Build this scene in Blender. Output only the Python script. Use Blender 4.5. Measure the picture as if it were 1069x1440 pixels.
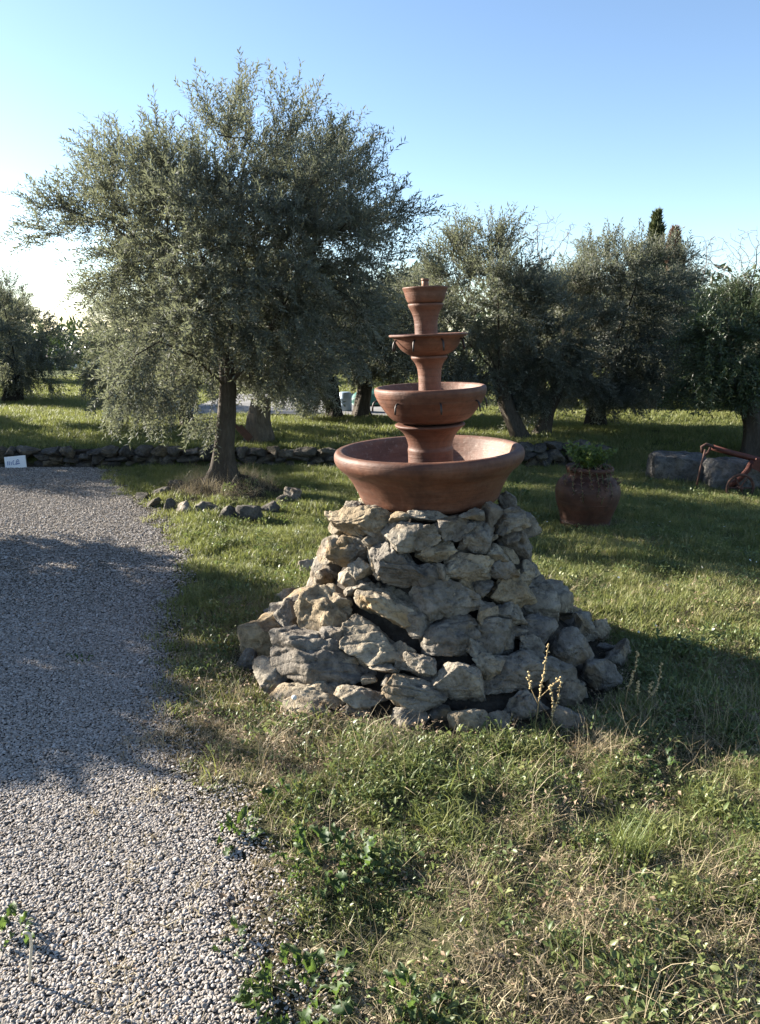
import bpy, math, random
import numpy as np
from math import radians as R, sin, cos, tan, atan, atan2, pi
from mathutils import Vector, Matrix, Euler

for o in list(bpy.data.objects):
    bpy.data.objects.remove(o)
S = bpy.context.scene
COL = S.collection
random.seed(7)
rng = np.random.default_rng(7)

# ---------------------------------------------------------------- camera, sky, sun, exposure
CAM_H, F_PX, PITCH = 1.55, 1083.0, R(13.5)
cam_d = bpy.data.cameras.new('camera')
cam_d.sensor_fit = 'VERTICAL'
cam_d.sensor_height = 24.0
cam_d.lens = 24.0 * F_PX / 1440.0
cam_d.clip_start = 0.05
cam_d.clip_end = 2000
cam = bpy.data.objects.new('camera', cam_d)
COL.objects.link(cam)
cam.location = (0, 0, CAM_H)
cam.rotation_euler = (pi / 2 - PITCH, 0, 0)
S.camera = cam

SUN_EL = R(19.0)
SUN_AZ = R(-67.0)                     # measured from the viewing direction (+Y), negative = left
sun_dir = Vector((sin(SUN_AZ) * cos(SUN_EL), cos(SUN_AZ) * cos(SUN_EL), sin(SUN_EL)))
world = bpy.data.worlds.new('World')
S.world = world
world.use_nodes = True
wn = world.node_tree
wn.nodes.clear()
sky = wn.nodes.new('ShaderNodeTexSky')
sky.sky_type = 'NISHITA'
sky.sun_disc = False
sky.sun_elevation = SUN_EL
sky.sun_rotation = SUN_AZ
sky.air_density = 0.8
sky.dust_density = 0.32
sky.ozone_density = 1.7
bg = wn.nodes.new('ShaderNodeBackground')
bg.inputs['Strength'].default_value = 0.061
wo = wn.nodes.new('ShaderNodeOutputWorld')
wn.links.new(sky.outputs[0], bg.inputs['Color'])
wn.links.new(bg.outputs[0], wo.inputs['Surface'])

sun_l = bpy.data.lights.new('sun', 'SUN')
sun_l.energy = 5.0
sun_l.angle = R(0.5)
sun_l.color = (1.0, 0.93, 0.82)
sun = bpy.data.objects.new('sun', sun_l)
COL.objects.link(sun)
sun.rotation_euler = sun_dir.to_track_quat('Z', 'Y').to_euler()
sun.location = sun_dir * 30

S.view_settings.view_transform = 'Standard'
S.view_settings.look = 'None'
S.view_settings.exposure = 2.25
S.view_settings.gamma = 1.0
S.view_settings.use_curve_mapping = False
S.cycles.max_bounces = 6
S.cycles.diffuse_bounces = 4
S.cycles.transmission_bounces = 4
S.cycles.use_denoising = True


# ---------------------------------------------------------------- measuring helpers
def ray(px, py):
    a, b = (px - 534.5) / F_PX, -(py - 720.0) / F_PX
    return Vector((a, cos(PITCH) + b * sin(PITCH), -sin(PITCH) + b * cos(PITCH)))


def at(px, py, y):
    """the place at forward distance y (metres) seen at that point of the photo"""
    d = ray(px, py)
    return Vector((0, 0, CAM_H)) + d * (y / d.y)


def on_ground(px, py, z=0.0):
    d = ray(px, py)
    return Vector((0, 0, CAM_H)) + d * ((z - CAM_H) / d.z)


def px_m(p):
    """metres that one photo pixel covers at place p"""
    return (p[1] * cos(PITCH) + (CAM_H - p[2]) * sin(PITCH)) / F_PX


# ---------------------------------------------------------------- numpy noise
def _hash(ix, iy, iz, seed):
    h = (ix.astype(np.int64) * 374761393 + iy.astype(np.int64) * 668265263 + iz.astype(np.int64) * 2147483647 + seed * 1274126177) & 0xFFFFFFFF
    h = ((h ^ (h >> 13)) * 1274126177) & 0xFFFFFFFF
    h = (h ^ (h >> 16)) & 0xFFFF
    return h / 32767.5 - 1.0


def vnoise(p, seed=0):
    p = np.asarray(p, dtype=np.float64)
    i = np.floor(p)
    f = p - i
    u = f * f * (3 - 2 * f)
    i = i.astype(np.int64)
    out = 0
    for dx in (0, 1):
        wx = u[:, 0] if dx else 1 - u[:, 0]
        for dy in (0, 1):
            wy = u[:, 1] if dy else 1 - u[:, 1]
            for dz in (0, 1):
                wz = u[:, 2] if dz else 1 - u[:, 2]
                out = out + wx * wy * wz * _hash(i[:, 0] + dx, i[:, 1] + dy, i[:, 2] + dz, seed)
    return out


def fbm(p, oct=4, seed=0, gain=0.5):
    p = np.asarray(p, dtype=np.float64)
    a, s, t = 1.0, 0, 0
    for k in range(oct):
        s = s + a * vnoise(p * (2.03 ** k) + 17.3 * k, seed + k)
        t += a
        a *= gain
    return s / t


def n2(x, y, seed=0, oct=3):
    x = np.atleast_1d(np.asarray(x, float))
    y = np.atleast_1d(np.asarray(y, float))
    return fbm(np.stack([x, y, np.zeros_like(x) + 0.37], 1), oct, seed)


def sstep(a, b, x):
    t = np.clip((x - a) / (b - a), 0, 1)
    return t * t * (3 - 2 * t)


# ---------------------------------------------------------------- mesh helpers
def mesh_np(name, v, faces, mats=(), smooth=True, attrs=None, midx=None):
    """faces: list of (n,k) int arrays (k = 3 or 4)"""
    me = bpy.data.meshes.new(name)
    v = np.asarray(v, dtype=np.float32)
    if not isinstance(faces, (list, tuple)):
        faces = [faces]
    faces = [np.asarray(f, dtype=np.int32) for f in faces if len(f)]
    me.vertices.add(len(v))
    me.vertices.foreach_set('co', v.ravel())
    if faces:
        li = np.concatenate([f.ravel() for f in faces])
        tot = np.concatenate([np.full(len(f), f.shape[1], np.int32) for f in faces])
        st = np.concatenate([[0], np.cumsum(tot)[:-1]]).astype(np.int32)
        me.loops.add(len(li))
        me.loops.foreach_set('vertex_index', li)
        me.polygons.add(len(tot))
        me.polygons.foreach_set('loop_start', st)
        me.polygons.foreach_set('loop_total', tot)
        me.polygons.foreach_set('use_smooth', np.full(len(tot), bool(smooth)))
        if midx is not None:
            me.polygons.foreach_set('material_index', np.asarray(midx, dtype=np.int32))
    for m in mats:
        me.materials.append(m)
    for k, a in (attrs or {}).items():
        a = np.asarray(a)
        if a.ndim == 2:
            at_ = me.attributes.new(k, 'FLOAT_VECTOR', 'POINT')
            at_.data.foreach_set('vector', a.astype(np.float32).ravel())
        elif a.dtype.kind == 'i':
            at_ = me.attributes.new(k, 'INT', 'POINT')
            at_.data.foreach_set('value', a.astype(np.int32))
        else:
            at_ = me.attributes.new(k, 'FLOAT', 'POINT')
            at_.data.foreach_set('value', a.astype(np.float32))
    me.update()
    me.validate()
    return me


def link(name, me, parent=None, loc=None, kind=None, label=None, cat=None, group=None):
    o = bpy.data.objects.new(name, me)
    COL.objects.link(o)
    if parent is not None:
        o.parent = parent
    if loc is not None:
        o.location = loc
    tag(o, label, cat, group, kind)
    return o


def tag(o, label=None, cat=None, group=None, kind=None):
    if label:
        o['label'] = label
    if cat:
        o['category'] = cat
    if group:
        o['group'] = group
    if kind:
        o['kind'] = kind
    return o


def thing(name, label, cat, loc=(0, 0, 0), group=None, rot=None):
    o = bpy.data.objects.new(name, None)
    o.empty_display_size = 0.1
    COL.objects.link(o)
    o.location = loc
    if rot:
        o.rotation_euler = rot
    return tag(o, label, cat, group)


class MB:
    """collects pieces into one mesh"""
    def __init__(self):
        self.v, self.t, self.q, self.n, self.a = [], [], [], 0, []

    def add(self, v, tris=None, quads=None, shade=0.0):
        v = np.asarray(v, float)
        if tris is not None and len(tris):
            self.t.append(np.asarray(tris, int) + self.n)
        if quads is not None and len(quads):
            self.q.append(np.asarray(quads, int) + self.n)
        self.v.append(v)
        self.a.append(np.zeros(len(v)) + shade)
        self.n += len(v)

    def tube(self, pts, rad, sides=8, cap=True, shade=0.0, noise=0.0, seed=0):
        pts = np.asarray([tuple(p) for p in pts], float)
        rad = np.zeros(len(pts)) + rad
        tang = np.gradient(pts, axis=0)
        tang /= np.linalg.norm(tang, axis=1)[:, None] + 1e-9
        ref = np.array([0.0, 0, 1]) if abs(tang[0][2]) < 0.9 else np.array([0.0, 1, 0])
        u = np.cross(tang[0], ref)
        u /= np.linalg.norm(u)
        vs = []
        ang = np.arange(sides) * 2 * pi / sides
        for k in range(len(pts)):
            u = u - tang[k] * np.dot(u, tang[k])
            u /= np.linalg.norm(u) + 1e-9
            w = np.cross(tang[k], u)
            vs.append(pts[k] + rad[k] * (np.cos(ang)[:, None] * u + np.sin(ang)[:, None] * w))
        vv = np.concatenate(vs)
        if noise:
            c = np.repeat(pts, sides, 0)
            d = vv - c
            vv = c + d * (1 + noise * fbm(vv * 9 / (rad.max() * 10 + .3), 3, seed))[:, None]
        q = []
        for k in range(len(pts) - 1):
            for s in range(sides):
                a, b = k * sides + s, k * sides + (s + 1) % sides
                q.append((a, b, b + sides, a + sides))
        t = []
        if cap:
            vv = np.concatenate([vv, pts[:1], pts[-1:]])
            e = len(pts) * sides
            for s in range(sides):
                t.append((e, (s + 1) % sides, s))
                b0 = (len(pts) - 1) * sides
                t.append((e + 1, b0 + s, b0 + (s + 1) % sides))
        self.add(vv, t, q, shade)

    def box(self, c, d, rz=0.0, shade=0.0, M=None):
        x, y, z = d[0] / 2, d[1] / 2, d[2] / 2
        v = np.array([(-x, -y, -z), (x, -y, -z), (x, y, -z), (-x, y, -z), (-x, -y, z), (x, -y, z), (x, y, z), (-x, y, z)])
        if M is not None:
            v = v @ np.array(M).T
        elif rz:
            v = v @ np.array(((cos(rz), -sin(rz), 0), (sin(rz), cos(rz), 0), (0, 0, 1))).T
        self.add(v + np.array(c), None, [(0, 3, 2, 1), (4, 5, 6, 7), (0, 1, 5, 4), (1, 2, 6, 5), (2, 3, 7, 6), (3, 0, 4, 7)], shade)

    def arrays(self):
        v = np.concatenate(self.v)
        f = []
        if self.t:
            f.append(np.concatenate(self.t))
        if self.q:
            f.append(np.concatenate(self.q))
        return v, f, np.concatenate(self.a)

    def mesh(self, name, mats, smooth=True):
        v, f, a = self.arrays()
        return mesh_np(name, v, f, mats, smooth, {'shade': a})


def lathe(profile, seg=72, wob=0.0, seed=0):
    """profile: list of (r, z)"""
    pr = np.asarray(profile, float)
    ang = np.arange(seg) * 2 * pi / seg
    v = np.stack([(pr[:, 0:1] * np.cos(ang)), (pr[:, 0:1] * np.sin(ang)), np.repeat(pr[:, 1:2], seg, 1)], 2).reshape(-1, 3)
    if wob:
        k = 1 + wob * fbm(v * 5, 2, seed)
        v[:, 0] *= k
        v[:, 1] *= k
    q = []
    n = len(pr)
    for i in range(n - 1):
        a = i * seg + np.arange(seg)
        b = i * seg + (np.arange(seg) + 1) % seg
        q.append(np.stack([a, b, b + seg, a + seg], 1))
    return v, np.concatenate(q)


def smooth_profile(pts, n=5):
    """Catmull-Rom through profile points"""
    p = np.asarray(pts, float)
    out = []
    for i in range(len(p) - 1):
        p0, p1, p2, p3 = p[max(i - 1, 0)], p[i], p[i + 1], p[min(i + 2, len(p) - 1)]
        for t in np.linspace(0, 1, n, endpoint=False):
            out.append(0.5 * ((2 * p1) + (-p0 + p2) * t + (2 * p0 - 5 * p1 + 4 * p2 - p3) * t * t + (-p0 + 3 * p1 - 3 * p2 + p3) * t ** 3))
    out.append(p[-1])
    return out


def icosphere(level):
    g = (1 + 5 ** .5) / 2
    v = [(-1, g, 0), (1, g, 0), (-1, -g, 0), (1, -g, 0), (0, -1, g), (0, 1, g), (0, -1, -g), (0, 1, -g), (g, 0, -1), (g, 0, 1), (-g, 0, -1), (-g, 0, 1)]
    f = [(0, 11, 5), (0, 5, 1), (0, 1, 7), (0, 7, 10), (0, 10, 11), (1, 5, 9), (5, 11, 4), (11, 10, 2), (10, 7, 6), (7, 1, 8), (3, 9, 4), (3, 4, 2), (3, 2, 6), (3, 6, 8), (3, 8, 9), (4, 9, 5), (2, 4, 11), (6, 2, 10), (8, 6, 7), (9, 8, 1)]
    v = [np.array(x) / np.linalg.norm(x) for x in v]
    for _ in range(level):
        mid, nf = {}, []

        def m(a, b):
            k = (min(a, b), max(a, b))
            if k not in mid:
                p = v[a] + v[b]
                v.append(p / np.linalg.norm(p))
                mid[k] = len(v) - 1
            return mid[k]
        for a, b, c in f:
            ab, bc, ca = m(a, b), m(b, c), m(c, a)
            nf += [(a, ab, ca), (b, bc, ab), (c, ca, bc), (ab, bc, ca)]
        f = nf
    return np.array(v), np.array(f)


ICO = {k: icosphere(k) for k in (1, 2, 3, 4, 5)}


# ---------------------------------------------------------------- material helpers
class NT:
    def __init__(self, name):
        self.m = bpy.data.materials.new(name)
        self.m.use_nodes = True
        self.t = self.m.node_tree
        self.t.nodes.clear()
        self.out = self.t.nodes.new('ShaderNodeOutputMaterial')

    def n(self, typ, **kw):
        nd = self.t.nodes.new(typ)
        for k, v in kw.items():
            if k.startswith('i_'):
                key = k[2:].replace('_', ' ')
                nd.inputs[int(key) if key.isdigit() else key].default_value = v
            else:
                setattr(nd, k, v)
        return nd

    def l(self, a, b):
        self.t.links.new(a, b)

    def noise(self, vec, scale, detail=4, rough=0.55, dist=0.0):
        nd = self.n('ShaderNodeTexNoise', i_Scale=scale, i_Detail=detail, i_Roughness=rough, i_Distortion=dist)
        if vec is not None:
            self.l(vec, nd.inputs['Vector'])
        return nd.outputs['Fac']

    def ramp(self, fac, stops, interp='LINEAR'):
        nd = self.n('ShaderNodeValToRGB')
        cr = nd.color_ramp
        cr.interpolation = interp
        while len(cr.elements) < len(stops):
            cr.elements.new(0.5)
        for e, (p, c) in zip(cr.elements, stops):
            e.position = p
            e.color = (*c, 1) if len(c) == 3 else c
        self.l(fac, nd.inputs[0])
        return nd.outputs[0]

    def mix(self, fac, a, b, blend='MIX'):
        nd = self.n('ShaderNodeMix', data_type='RGBA', blend_type=blend)
        for val, idx in ((fac, 0), (a, 6), (b, 7)):
            if isinstance(val, (int, float)):
                nd.inputs[idx].default_value = val
            elif isinstance(val, tuple):
                nd.inputs[idx].default_value = (*val, 1)
            else:
                self.l(val, nd.inputs[idx])
        return nd.outputs[2]

    def math(self, op, a, b=None, clamp=False):
        nd = self.n('ShaderNodeMath', operation=op, use_clamp=clamp)
        for val, idx in ((a, 0), (b, 1)):
            if val is None:
                continue
            if isinstance(val, (int, float)):
                nd.inputs[idx].default_value = val
            else:
                self.l(val, nd.inputs[idx])
        return nd.outputs[0]

    def attr(self, name, typ='GEOMETRY'):
        return self.n('ShaderNodeAttribute', attribute_name=name, attribute_type=typ).outputs['Fac']

    def bump(self, h, strength=0.5, dist=0.01, normal=None):
        nd = self.n('ShaderNodeBump', i_Strength=strength, i_Distance=dist)
        self.l(h, nd.inputs['Height'])
        if normal is not None:
            self.l(normal, nd.inputs['Normal'])
        return nd.outputs[0]

    def bsdf(self, col, rough=0.8, normal=None, spec=0.3, metal=0.0):
        p = self.n('ShaderNodeBsdfPrincipled')
        for val, key in ((col, 'Base Color'), (rough, 'Roughness'), (spec, 'Specular IOR Level'), (metal, 'Metallic')):
            if isinstance(val, (int, float)):
                p.inputs[key].default_value = val
            elif isinstance(val, tuple):
                p.inputs[key].default_value = (*val, 1)
            else:
                self.l(val, p.inputs[key])
        if normal is not None:
            self.l(normal, p.inputs['Normal'])
        return p.outputs[0]

    def finish(self, shader):
        self.l(shader, self.out.inputs['Surface'])
        return self.m

    def obj_vec(self, world=False):
        if world:
            return self.n('ShaderNodeNewGeometry').outputs['Position']
        return self.n('ShaderNodeTexCoord').outputs['Object']

    def orand(self):
        return self.n('ShaderNodeObjectInfo').outputs['Random']


def leafy(name, front, front2, back, back2, trans, rough=0.45, tfac=0.3, spec=0.35, inst=False):
    """two-sided leaf: tint attribute moves between two hues, underside has its own colour"""
    t = NT(name)
    sh = t.attr('shade')
    f = t.mix(sh, front, front2)
    b = t.mix(sh, back, back2)
    bf = t.n('ShaderNodeNewGeometry').outputs['Backfacing']
    c = t.mix(bf, f, b)
    if inst:
        ti = t.attr('tint', 'INSTANCER')
        c = t.mix(ti, c, inst, 'MIX') if isinstance(inst, tuple) else c
    p = t.bsdf(c, rough, None, spec)
    tr = t.n('ShaderNodeBsdfTranslucent')
    tr.inputs[0].default_value = (*trans, 1)
    mx = t.n('ShaderNodeMixShader')
    mx.inputs[0].default_value = tfac
    t.l(p, mx.inputs[1])
    t.l(tr.outputs[0], mx.inputs[2])
    return t.finish(mx.outputs[0])


M = {}
M['olive_leaf'] = leafy('olive_leaf', (0.070, 0.076, 0.060), (0.130, 0.136, 0.108), (0.19, 0.196, 0.165), (0.28, 0.285, 0.245), (0.22, 0.235, 0.13), 0.6, 0.30, 0.2)
M['ilex_leaf'] = leafy('dark_leaf', (0.030, 0.045, 0.020), (0.055, 0.075, 0.030), (0.07, 0.085, 0.05), (0.10, 0.115, 0.07), (0.08, 0.12, 0.03), 0.4, 0.15, 0.4)
M['cypress'] = leafy('cypress_spray', (0.045, 0.06, 0.022), (0.09, 0.10, 0.035), (0.045, 0.06, 0.022), (0.09, 0.10, 0.035), (0.08, 0.1, 0.03), 0.6, 0.1)
M['dead_spray'] = leafy('dead_conifer_spray', (0.13, 0.075, 0.05), (0.2, 0.12, 0.08), (0.13, 0.075, 0.05), (0.2, 0.12, 0.08), (0.15, 0.08, 0.04), 0.7, 0.1)
M['weed_leaf'] = leafy('weed_leaf', (0.032, 0.060, 0.020), (0.060, 0.092, 0.030), (0.07, 0.11, 0.045), (0.10, 0.15, 0.06), (0.14, 0.22, 0.04), 0.55, 0.3, 0.3)
M['jar_leaf'] = leafy('jar_leaf', (0.07, 0.115, 0.028), (0.15, 0.185, 0.04), (0.09, 0.13, 0.04), (0.16, 0.2, 0.06), (0.16, 0.2, 0.04), 0.45, 0.3)


def grass_mat(name, c1, c2, c3, trans, tfac=0.35, rough=0.5):
    t = NT(name)
    sh = t.attr('shade')
    c = t.mix(sh, c1, c2)
    c = t.mix(t.attr('tint', 'INSTANCER'), c, c3)
    p = t.bsdf(c, rough, None, 0.3)
    tr = t.n('ShaderNodeBsdfTranslucent')
    t.l(t.mix(0.6, c, trans), tr.inputs[0])
    mx = t.n('ShaderNodeMixShader', i_0=tfac)
    t.l(p, mx.inputs[1])
    t.l(tr.outputs[0], mx.inputs[2])
    return t.finish(mx.outputs[0])


M['grass'] = grass_mat('grass_blade', (0.070, 0.105, 0.030), (0.15, 0.18, 0.055), (0.27, 0.245, 0.11), (0.30, 0.33, 0.08))
M['dry'] = grass_mat('dry_grass_blade', (0.27, 0.215, 0.125), (0.46, 0.385, 0.25), (0.20, 0.16, 0.10), (0.45, 0.36, 0.2), 0.25, 0.6)
M['herb'] = grass_mat('herb_leaf', (0.050, 0.080, 0.028), (0.12, 0.155, 0.055), (0.21, 0.215, 0.085), (0.24, 0.31, 0.08), 0.3, 0.42)
M['litter'] = grass_mat('dead_leaf', (0.19, 0.125, 0.075), (0.36, 0.28, 0.19), (0.12, 0.08, 0.05), (0.3, 0.2, 0.1), 0.15, 0.7)


def bark(name, a, b, c):
    t = NT(name)
    v = t.obj_vec(True)
    mp = t.n('ShaderNodeMapping')
    mp.inputs['Scale'].default_value = (1, 1, 0.28)
    t.l(v, mp.inputs[0])
    n1 = t.noise(mp.outputs[0], 38, 6, 0.65, 0.6)
    n0 = t.noise(v, 5, 3)
    col = t.ramp(n1, [(0.28, a), (0.55, b), (0.78, c)])
    col = t.mix(t.math('MULTIPLY', n0, 0.45), col, c)
    return t.finish(t.bsdf(col, 0.9, t.bump(n1, 0.9, 0.015), 0.15))


M['bark'] = bark('olive_bark', (0.020, 0.016, 0.012), (0.060, 0.049, 0.038), (0.115, 0.098, 0.078))
M['bark_dark'] = bark('dark_bark', (0.012, 0.010, 0.008), (0.032, 0.027, 0.022), (0.065, 0.057, 0.046))
M['bark_pale'] = bark('pale_bark', (0.035, 0.028, 0.021), (0.10, 0.083, 0.063), (0.19, 0.162, 0.125))
M['twig'] = bark('grey_twig', (0.10, 0.09, 0.08), (0.17, 0.15, 0.13), (0.24, 0.21, 0.19))


def limestone(name, dark, mid, pale, ochre, ochre_amt=0.5, scale=1.0):
    t = NT(name)
    v = t.obj_vec()
    off = t.n('ShaderNodeVectorMath', operation='ADD')
    t.l(v, off.inputs[0])
    cmb = t.n('ShaderNodeCombineXYZ')
    r = t.orand()
    r10 = t.math('MULTIPLY', r, 37.0)
    for k in range(3):
        t.l(r10, cmb.inputs[k])
    t.l(cmb.outputs[0], off.inputs[1])
    v = off.outputs[0]
    n1 = t.noise(v, 9 * scale, 8, 0.62, 0.4)
    n2_ = t.noise(v, 34 * scale, 6, 0.7)
    n3 = t.noise(v, 5 * scale, 3, 0.5, 0.8)
    vo = t.n('ShaderNodeTexVoronoi', i_Scale=55 * scale)
    t.l(v, vo.inputs['Vector'])
    pit = t.ramp(vo.outputs['Distance'], [(0.02, (0, 0, 0)), (0.28, (1, 1, 1))])
    col = t.ramp(n1, [(0.25, dark), (0.48, mid), (0.72, pale)])
    oc = t.ramp(n3, [(0.50, (0, 0, 0)), (0.68, (1, 1, 1))])
    oc = t.math('MULTIPLY', oc, t.math('MULTIPLY', r, ochre_amt))
    col = t.mix(oc, col, ochre)
    fine = t.ramp(n2_, [(0.32, (0.40, 0.38, 0.35)), (0.52, (1, 1, 1))])
    col = t.mix(0.85, col, fine, 'MULTIPLY')
    col = t.mix(t.ramp(t.noise(v, 15 * scale, 6, 0.7, 0.8), [(0.58, (0, 0, 0)), (0.68, (0.7, 0.7, 0.7))]), col, dark)
    hue = t.ramp(t.math('FRACT', t.math('MULTIPLY', r, 7.3)), [(0.0, (0.66, 0.66, 0.69)), (0.35, (0.9, 0.89, 0.87)), (0.6, (1.08, 1.05, 1.0)), (0.8, (1.25, 1.2, 1.1)), (1.0, (1.12, 0.98, 0.74))])
    col = t.mix(1.0, col, hue, 'MULTIPLY')
    h = t.math('ADD', t.math('MULTIPLY', n1, 1.2), t.math('ADD', t.math('MULTIPLY', n2_, 0.55), t.math('MULTIPLY', pit, 0.22)))
    return t.finish(t.bsdf(col, 0.88, t.bump(h, 1.0, 0.032 / scale), 0.2))


M['stone'] = limestone('limestone', (0.100, 0.087, 0.072), (0.235, 0.208, 0.170), (0.40, 0.36, 0.295), (0.32, 0.215, 0.10), 0.9)
M['wall_stone'] = limestone('weathered_wall_stone', (0.04, 0.037, 0.033), (0.095, 0.087, 0.077), (0.18, 0.165, 0.14), (0.13, 0.105, 0.06), 0.5)
M['block_stone'] = limestone('grey_block_stone', (0.055, 0.054, 0.053), (0.125, 0.122, 0.118), (0.22, 0.21, 0.195), (0.2, 0.15, 0.09), 0.6, 0.7)


def soil_mat(name, a, b, c):
    t = NT(name)
    v = t.obj_vec(True)
    n1 = t.noise(v, 14, 8, 0.68)
    n2_ = t.noise(v, 70, 5, 0.7)
    col = t.ramp(n1, [(0.3, a), (0.52, b), (0.75, c)])
    h = t.math('ADD', n1, t.math('MULTIPLY', n2_, 0.5))
    return t.finish(t.bsdf(col, 0.95, t.bump(h, 1.0, 0.03), 0.1))


M['soil'] = soil_mat('earth_core', (0.025, 0.021, 0.017), (0.06, 0.05, 0.04), (0.11, 0.095, 0.075))


def ground_mat():
    t = NT('meadow_ground')
    v = t.obj_vec(True)
    n1 = t.noise(v, 3.0, 6, 0.62)
    n2_ = t.noise(v, 26, 8, 0.7)
    n3 = t.noise(v, 0.6, 4, 0.5)
    soil = t.ramp(n2_, [(0.3, (0.022, 0.018, 0.013)), (0.55, (0.065, 0.052, 0.037)), (0.78, (0.14, 0.115, 0.08))])
    turf = t.ramp(n2_, [(0.28, (0.028, 0.040, 0.013)), (0.52, (0.080, 0.100, 0.030)), (0.75, (0.15, 0.145, 0.06))])
    dry = t.ramp(n1, [(0.45, (0, 0, 0)), (0.7, (1, 1, 1))])
    turf = t.mix(t.math('MULTIPLY', dry, 0.4), turf, (0.13, 0.115, 0.055))
    s = t.attr('soil')
    s2 = t.math('ADD', s, t.math('MULTIPLY', t.math('SUBTRACT', n1, 0.5), 0.5), True)
    col = t.mix(s2, turf, soil)
    h = t.math('ADD', n2_, t.math('MULTIPLY', t.noise(v, 120, 4), 0.4))
    return t.finish(t.bsdf(col, 0.95, t.bump(h, 1.0, 0.025), 0.12))


M['ground'] = ground_mat()


def gravel_bed_mat():
    t = NT('gravel_bed')
    v = t.obj_vec(True)
    vo = t.n('ShaderNodeTexVoronoi', i_Scale=75.0)
    t.l(v, vo.inputs['Vector'])
    n1 = t.noise(v, 2.2, 5, 0.6)
    col = t.ramp(vo.outputs['Color'], [(0.0, (0.15, 0.128, 0.107)), (0.4, (0.215, 0.188, 0.16)), (0.8, (0.29, 0.258, 0.225)), (1.0, (0.35, 0.32, 0.285))])
    gap = t.ramp(vo.outputs['Distance'], [(0.30, (1, 1, 1)), (0.62, (0.25, 0.23, 0.2))])
    col = t.mix(1.0, col, gap, 'MULTIPLY')
    col = t.mix(t.ramp(n1, [(0.52, (0, 0, 0)), (0.75, (0.5, 0.5, 0.5))]), col, (0.15, 0.13, 0.09))
    h = t.math('SUBTRACT', 1.0, vo.outputs['Distance'])
    return t.finish(t.bsdf(col, 0.9, t.bump(h, 0.9, 0.012), 0.2))


M['gravel_bed'] = gravel_bed_mat()


def pebble_mat():
    t = NT('gravel_pebble')
    ti = t.attr('tint', 'INSTANCER')
    col = t.ramp(ti, [(0.0, (0.14, 0.118, 0.098)), (0.2, (0.205, 0.178, 0.15)), (0.5, (0.285, 0.252, 0.22)), (0.8, (0.38, 0.345, 0.31)), (0.93, (0.46, 0.425, 0.395)), (1.0, (0.26, 0.185, 0.12))])
    v = t.obj_vec()
    col = t.mix(0.35, col, t.ramp(t.noise(v, 3, 4), [(0.3, (0.6, 0.58, 0.55)), (0.6, (1, 1, 1))]), 'MULTIPLY')
    return t.finish(t.bsdf(col, 0.9, None, 0.15))


M['pebble'] = pebble_mat()


def terracotta(name, base, pale, dark, wash=0.35, inside=False):
    t = NT(name)
    v = t.obj_vec()
    mp = t.n('ShaderNodeMapping')
    mp.inputs['Scale'].default_value = (1, 1, 5.5)
    t.l(v, mp.inputs[0])
    n1 = t.noise(v, 6, 6, 0.6, 0.3)
    n2_ = t.noise(mp.outputs[0], 5.5, 5, 0.6)
    n3 = t.noise(v, 46, 5, 0.65)
    col = t.ramp(n1, [(0.25, dark), (0.5, base), (0.78, tuple(b * 1.18 for b in base))])
    w = t.ramp(n2_, [(0.46, (0, 0, 0)), (0.72, (1, 1, 1))])
    col = t.mix(t.math('MULTIPLY', w, wash), col, pale)
    st = t.ramp(n3, [(0.3, (0.66, 0.63, 0.60)), (0.55, (1, 1, 1))])
    col = t.mix(0.7, col, st, 'MULTIPLY')
    vs = t.n('ShaderNodeMapping')
    vs.inputs['Scale'].default_value = (1, 1, 0.16)
    t.l(v, vs.inputs[0])
    run = t.ramp(t.noise(vs.outputs[0], 26, 5, 0.65, 0.4), [(0.56, (0, 0, 0)), (0.74, (1, 1, 1))])
    col = t.mix(t.math('MULTIPLY', run, 0.30), col, pale)
    blot = t.ramp(t.noise(v, 3.2, 5, 0.65, 0.7), [(0.42, (0.52, 0.48, 0.46)), (0.58, (1, 1, 1))])
    col = t.mix(0.75, col, blot, 'MULTIPLY')
    if inside:
        z = t.n('ShaderNodeSeparateXYZ')
        t.l(t.n('ShaderNodeNewGeometry').outputs['Normal'], z.inputs[0])
        fl = t.ramp(t.noise(v, 42, 8, 0.75, 0.5), [(0.55, (0, 0, 0)), (0.66, (1, 1, 1))])
        lime = t.attr('shade')
        col = t.mix(t.math('MULTIPLY', fl, t.math('MULTIPLY', lime, 0.55)), col, (0.34, 0.29, 0.24))
        col = t.mix(t.math('MULTIPLY', lime, 0.25), col, (0.26, 0.17, 0.13))
    rg = t.n('ShaderNodeMapping')
    rg.inputs['Scale'].default_value = (0.4, 0.4, 16)
    t.l(v, rg.inputs[0])
    rings = t.noise(rg.outputs[0], 6, 4, 0.6, 0.2)
    dk = t.ramp(rings, [(0.34, (0.55, 0.5, 0.47)), (0.5, (1, 1, 1))])
    col = t.mix(0.32, col, dk, 'MULTIPLY')
    h = t.math('ADD', t.math('MULTIPLY', rings, 0.6), t.math('ADD', t.math('MULTIPLY', n2_, 0.6), t.math('MULTIPLY', n3, 0.5)))
    return t.finish(t.bsdf(col, 0.62, t.bump(h, 0.42, 0.008), 0.35))


M['terra'] = terracotta('terracotta', (0.138, 0.054, 0.028), (0.21, 0.125, 0.088), (0.068, 0.028, 0.017), 0.4)
M['terra_in'] = terracotta('terracotta_basin', (0.138, 0.054, 0.028), (0.21, 0.125, 0.088), (0.068, 0.028, 0.017), 0.4, True)
M['terra_old'] = terracotta('old_terracotta', (0.085, 0.033, 0.019), (0.09, 0.06, 0.043), (0.038, 0.018, 0.012), 0.4)


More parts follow.
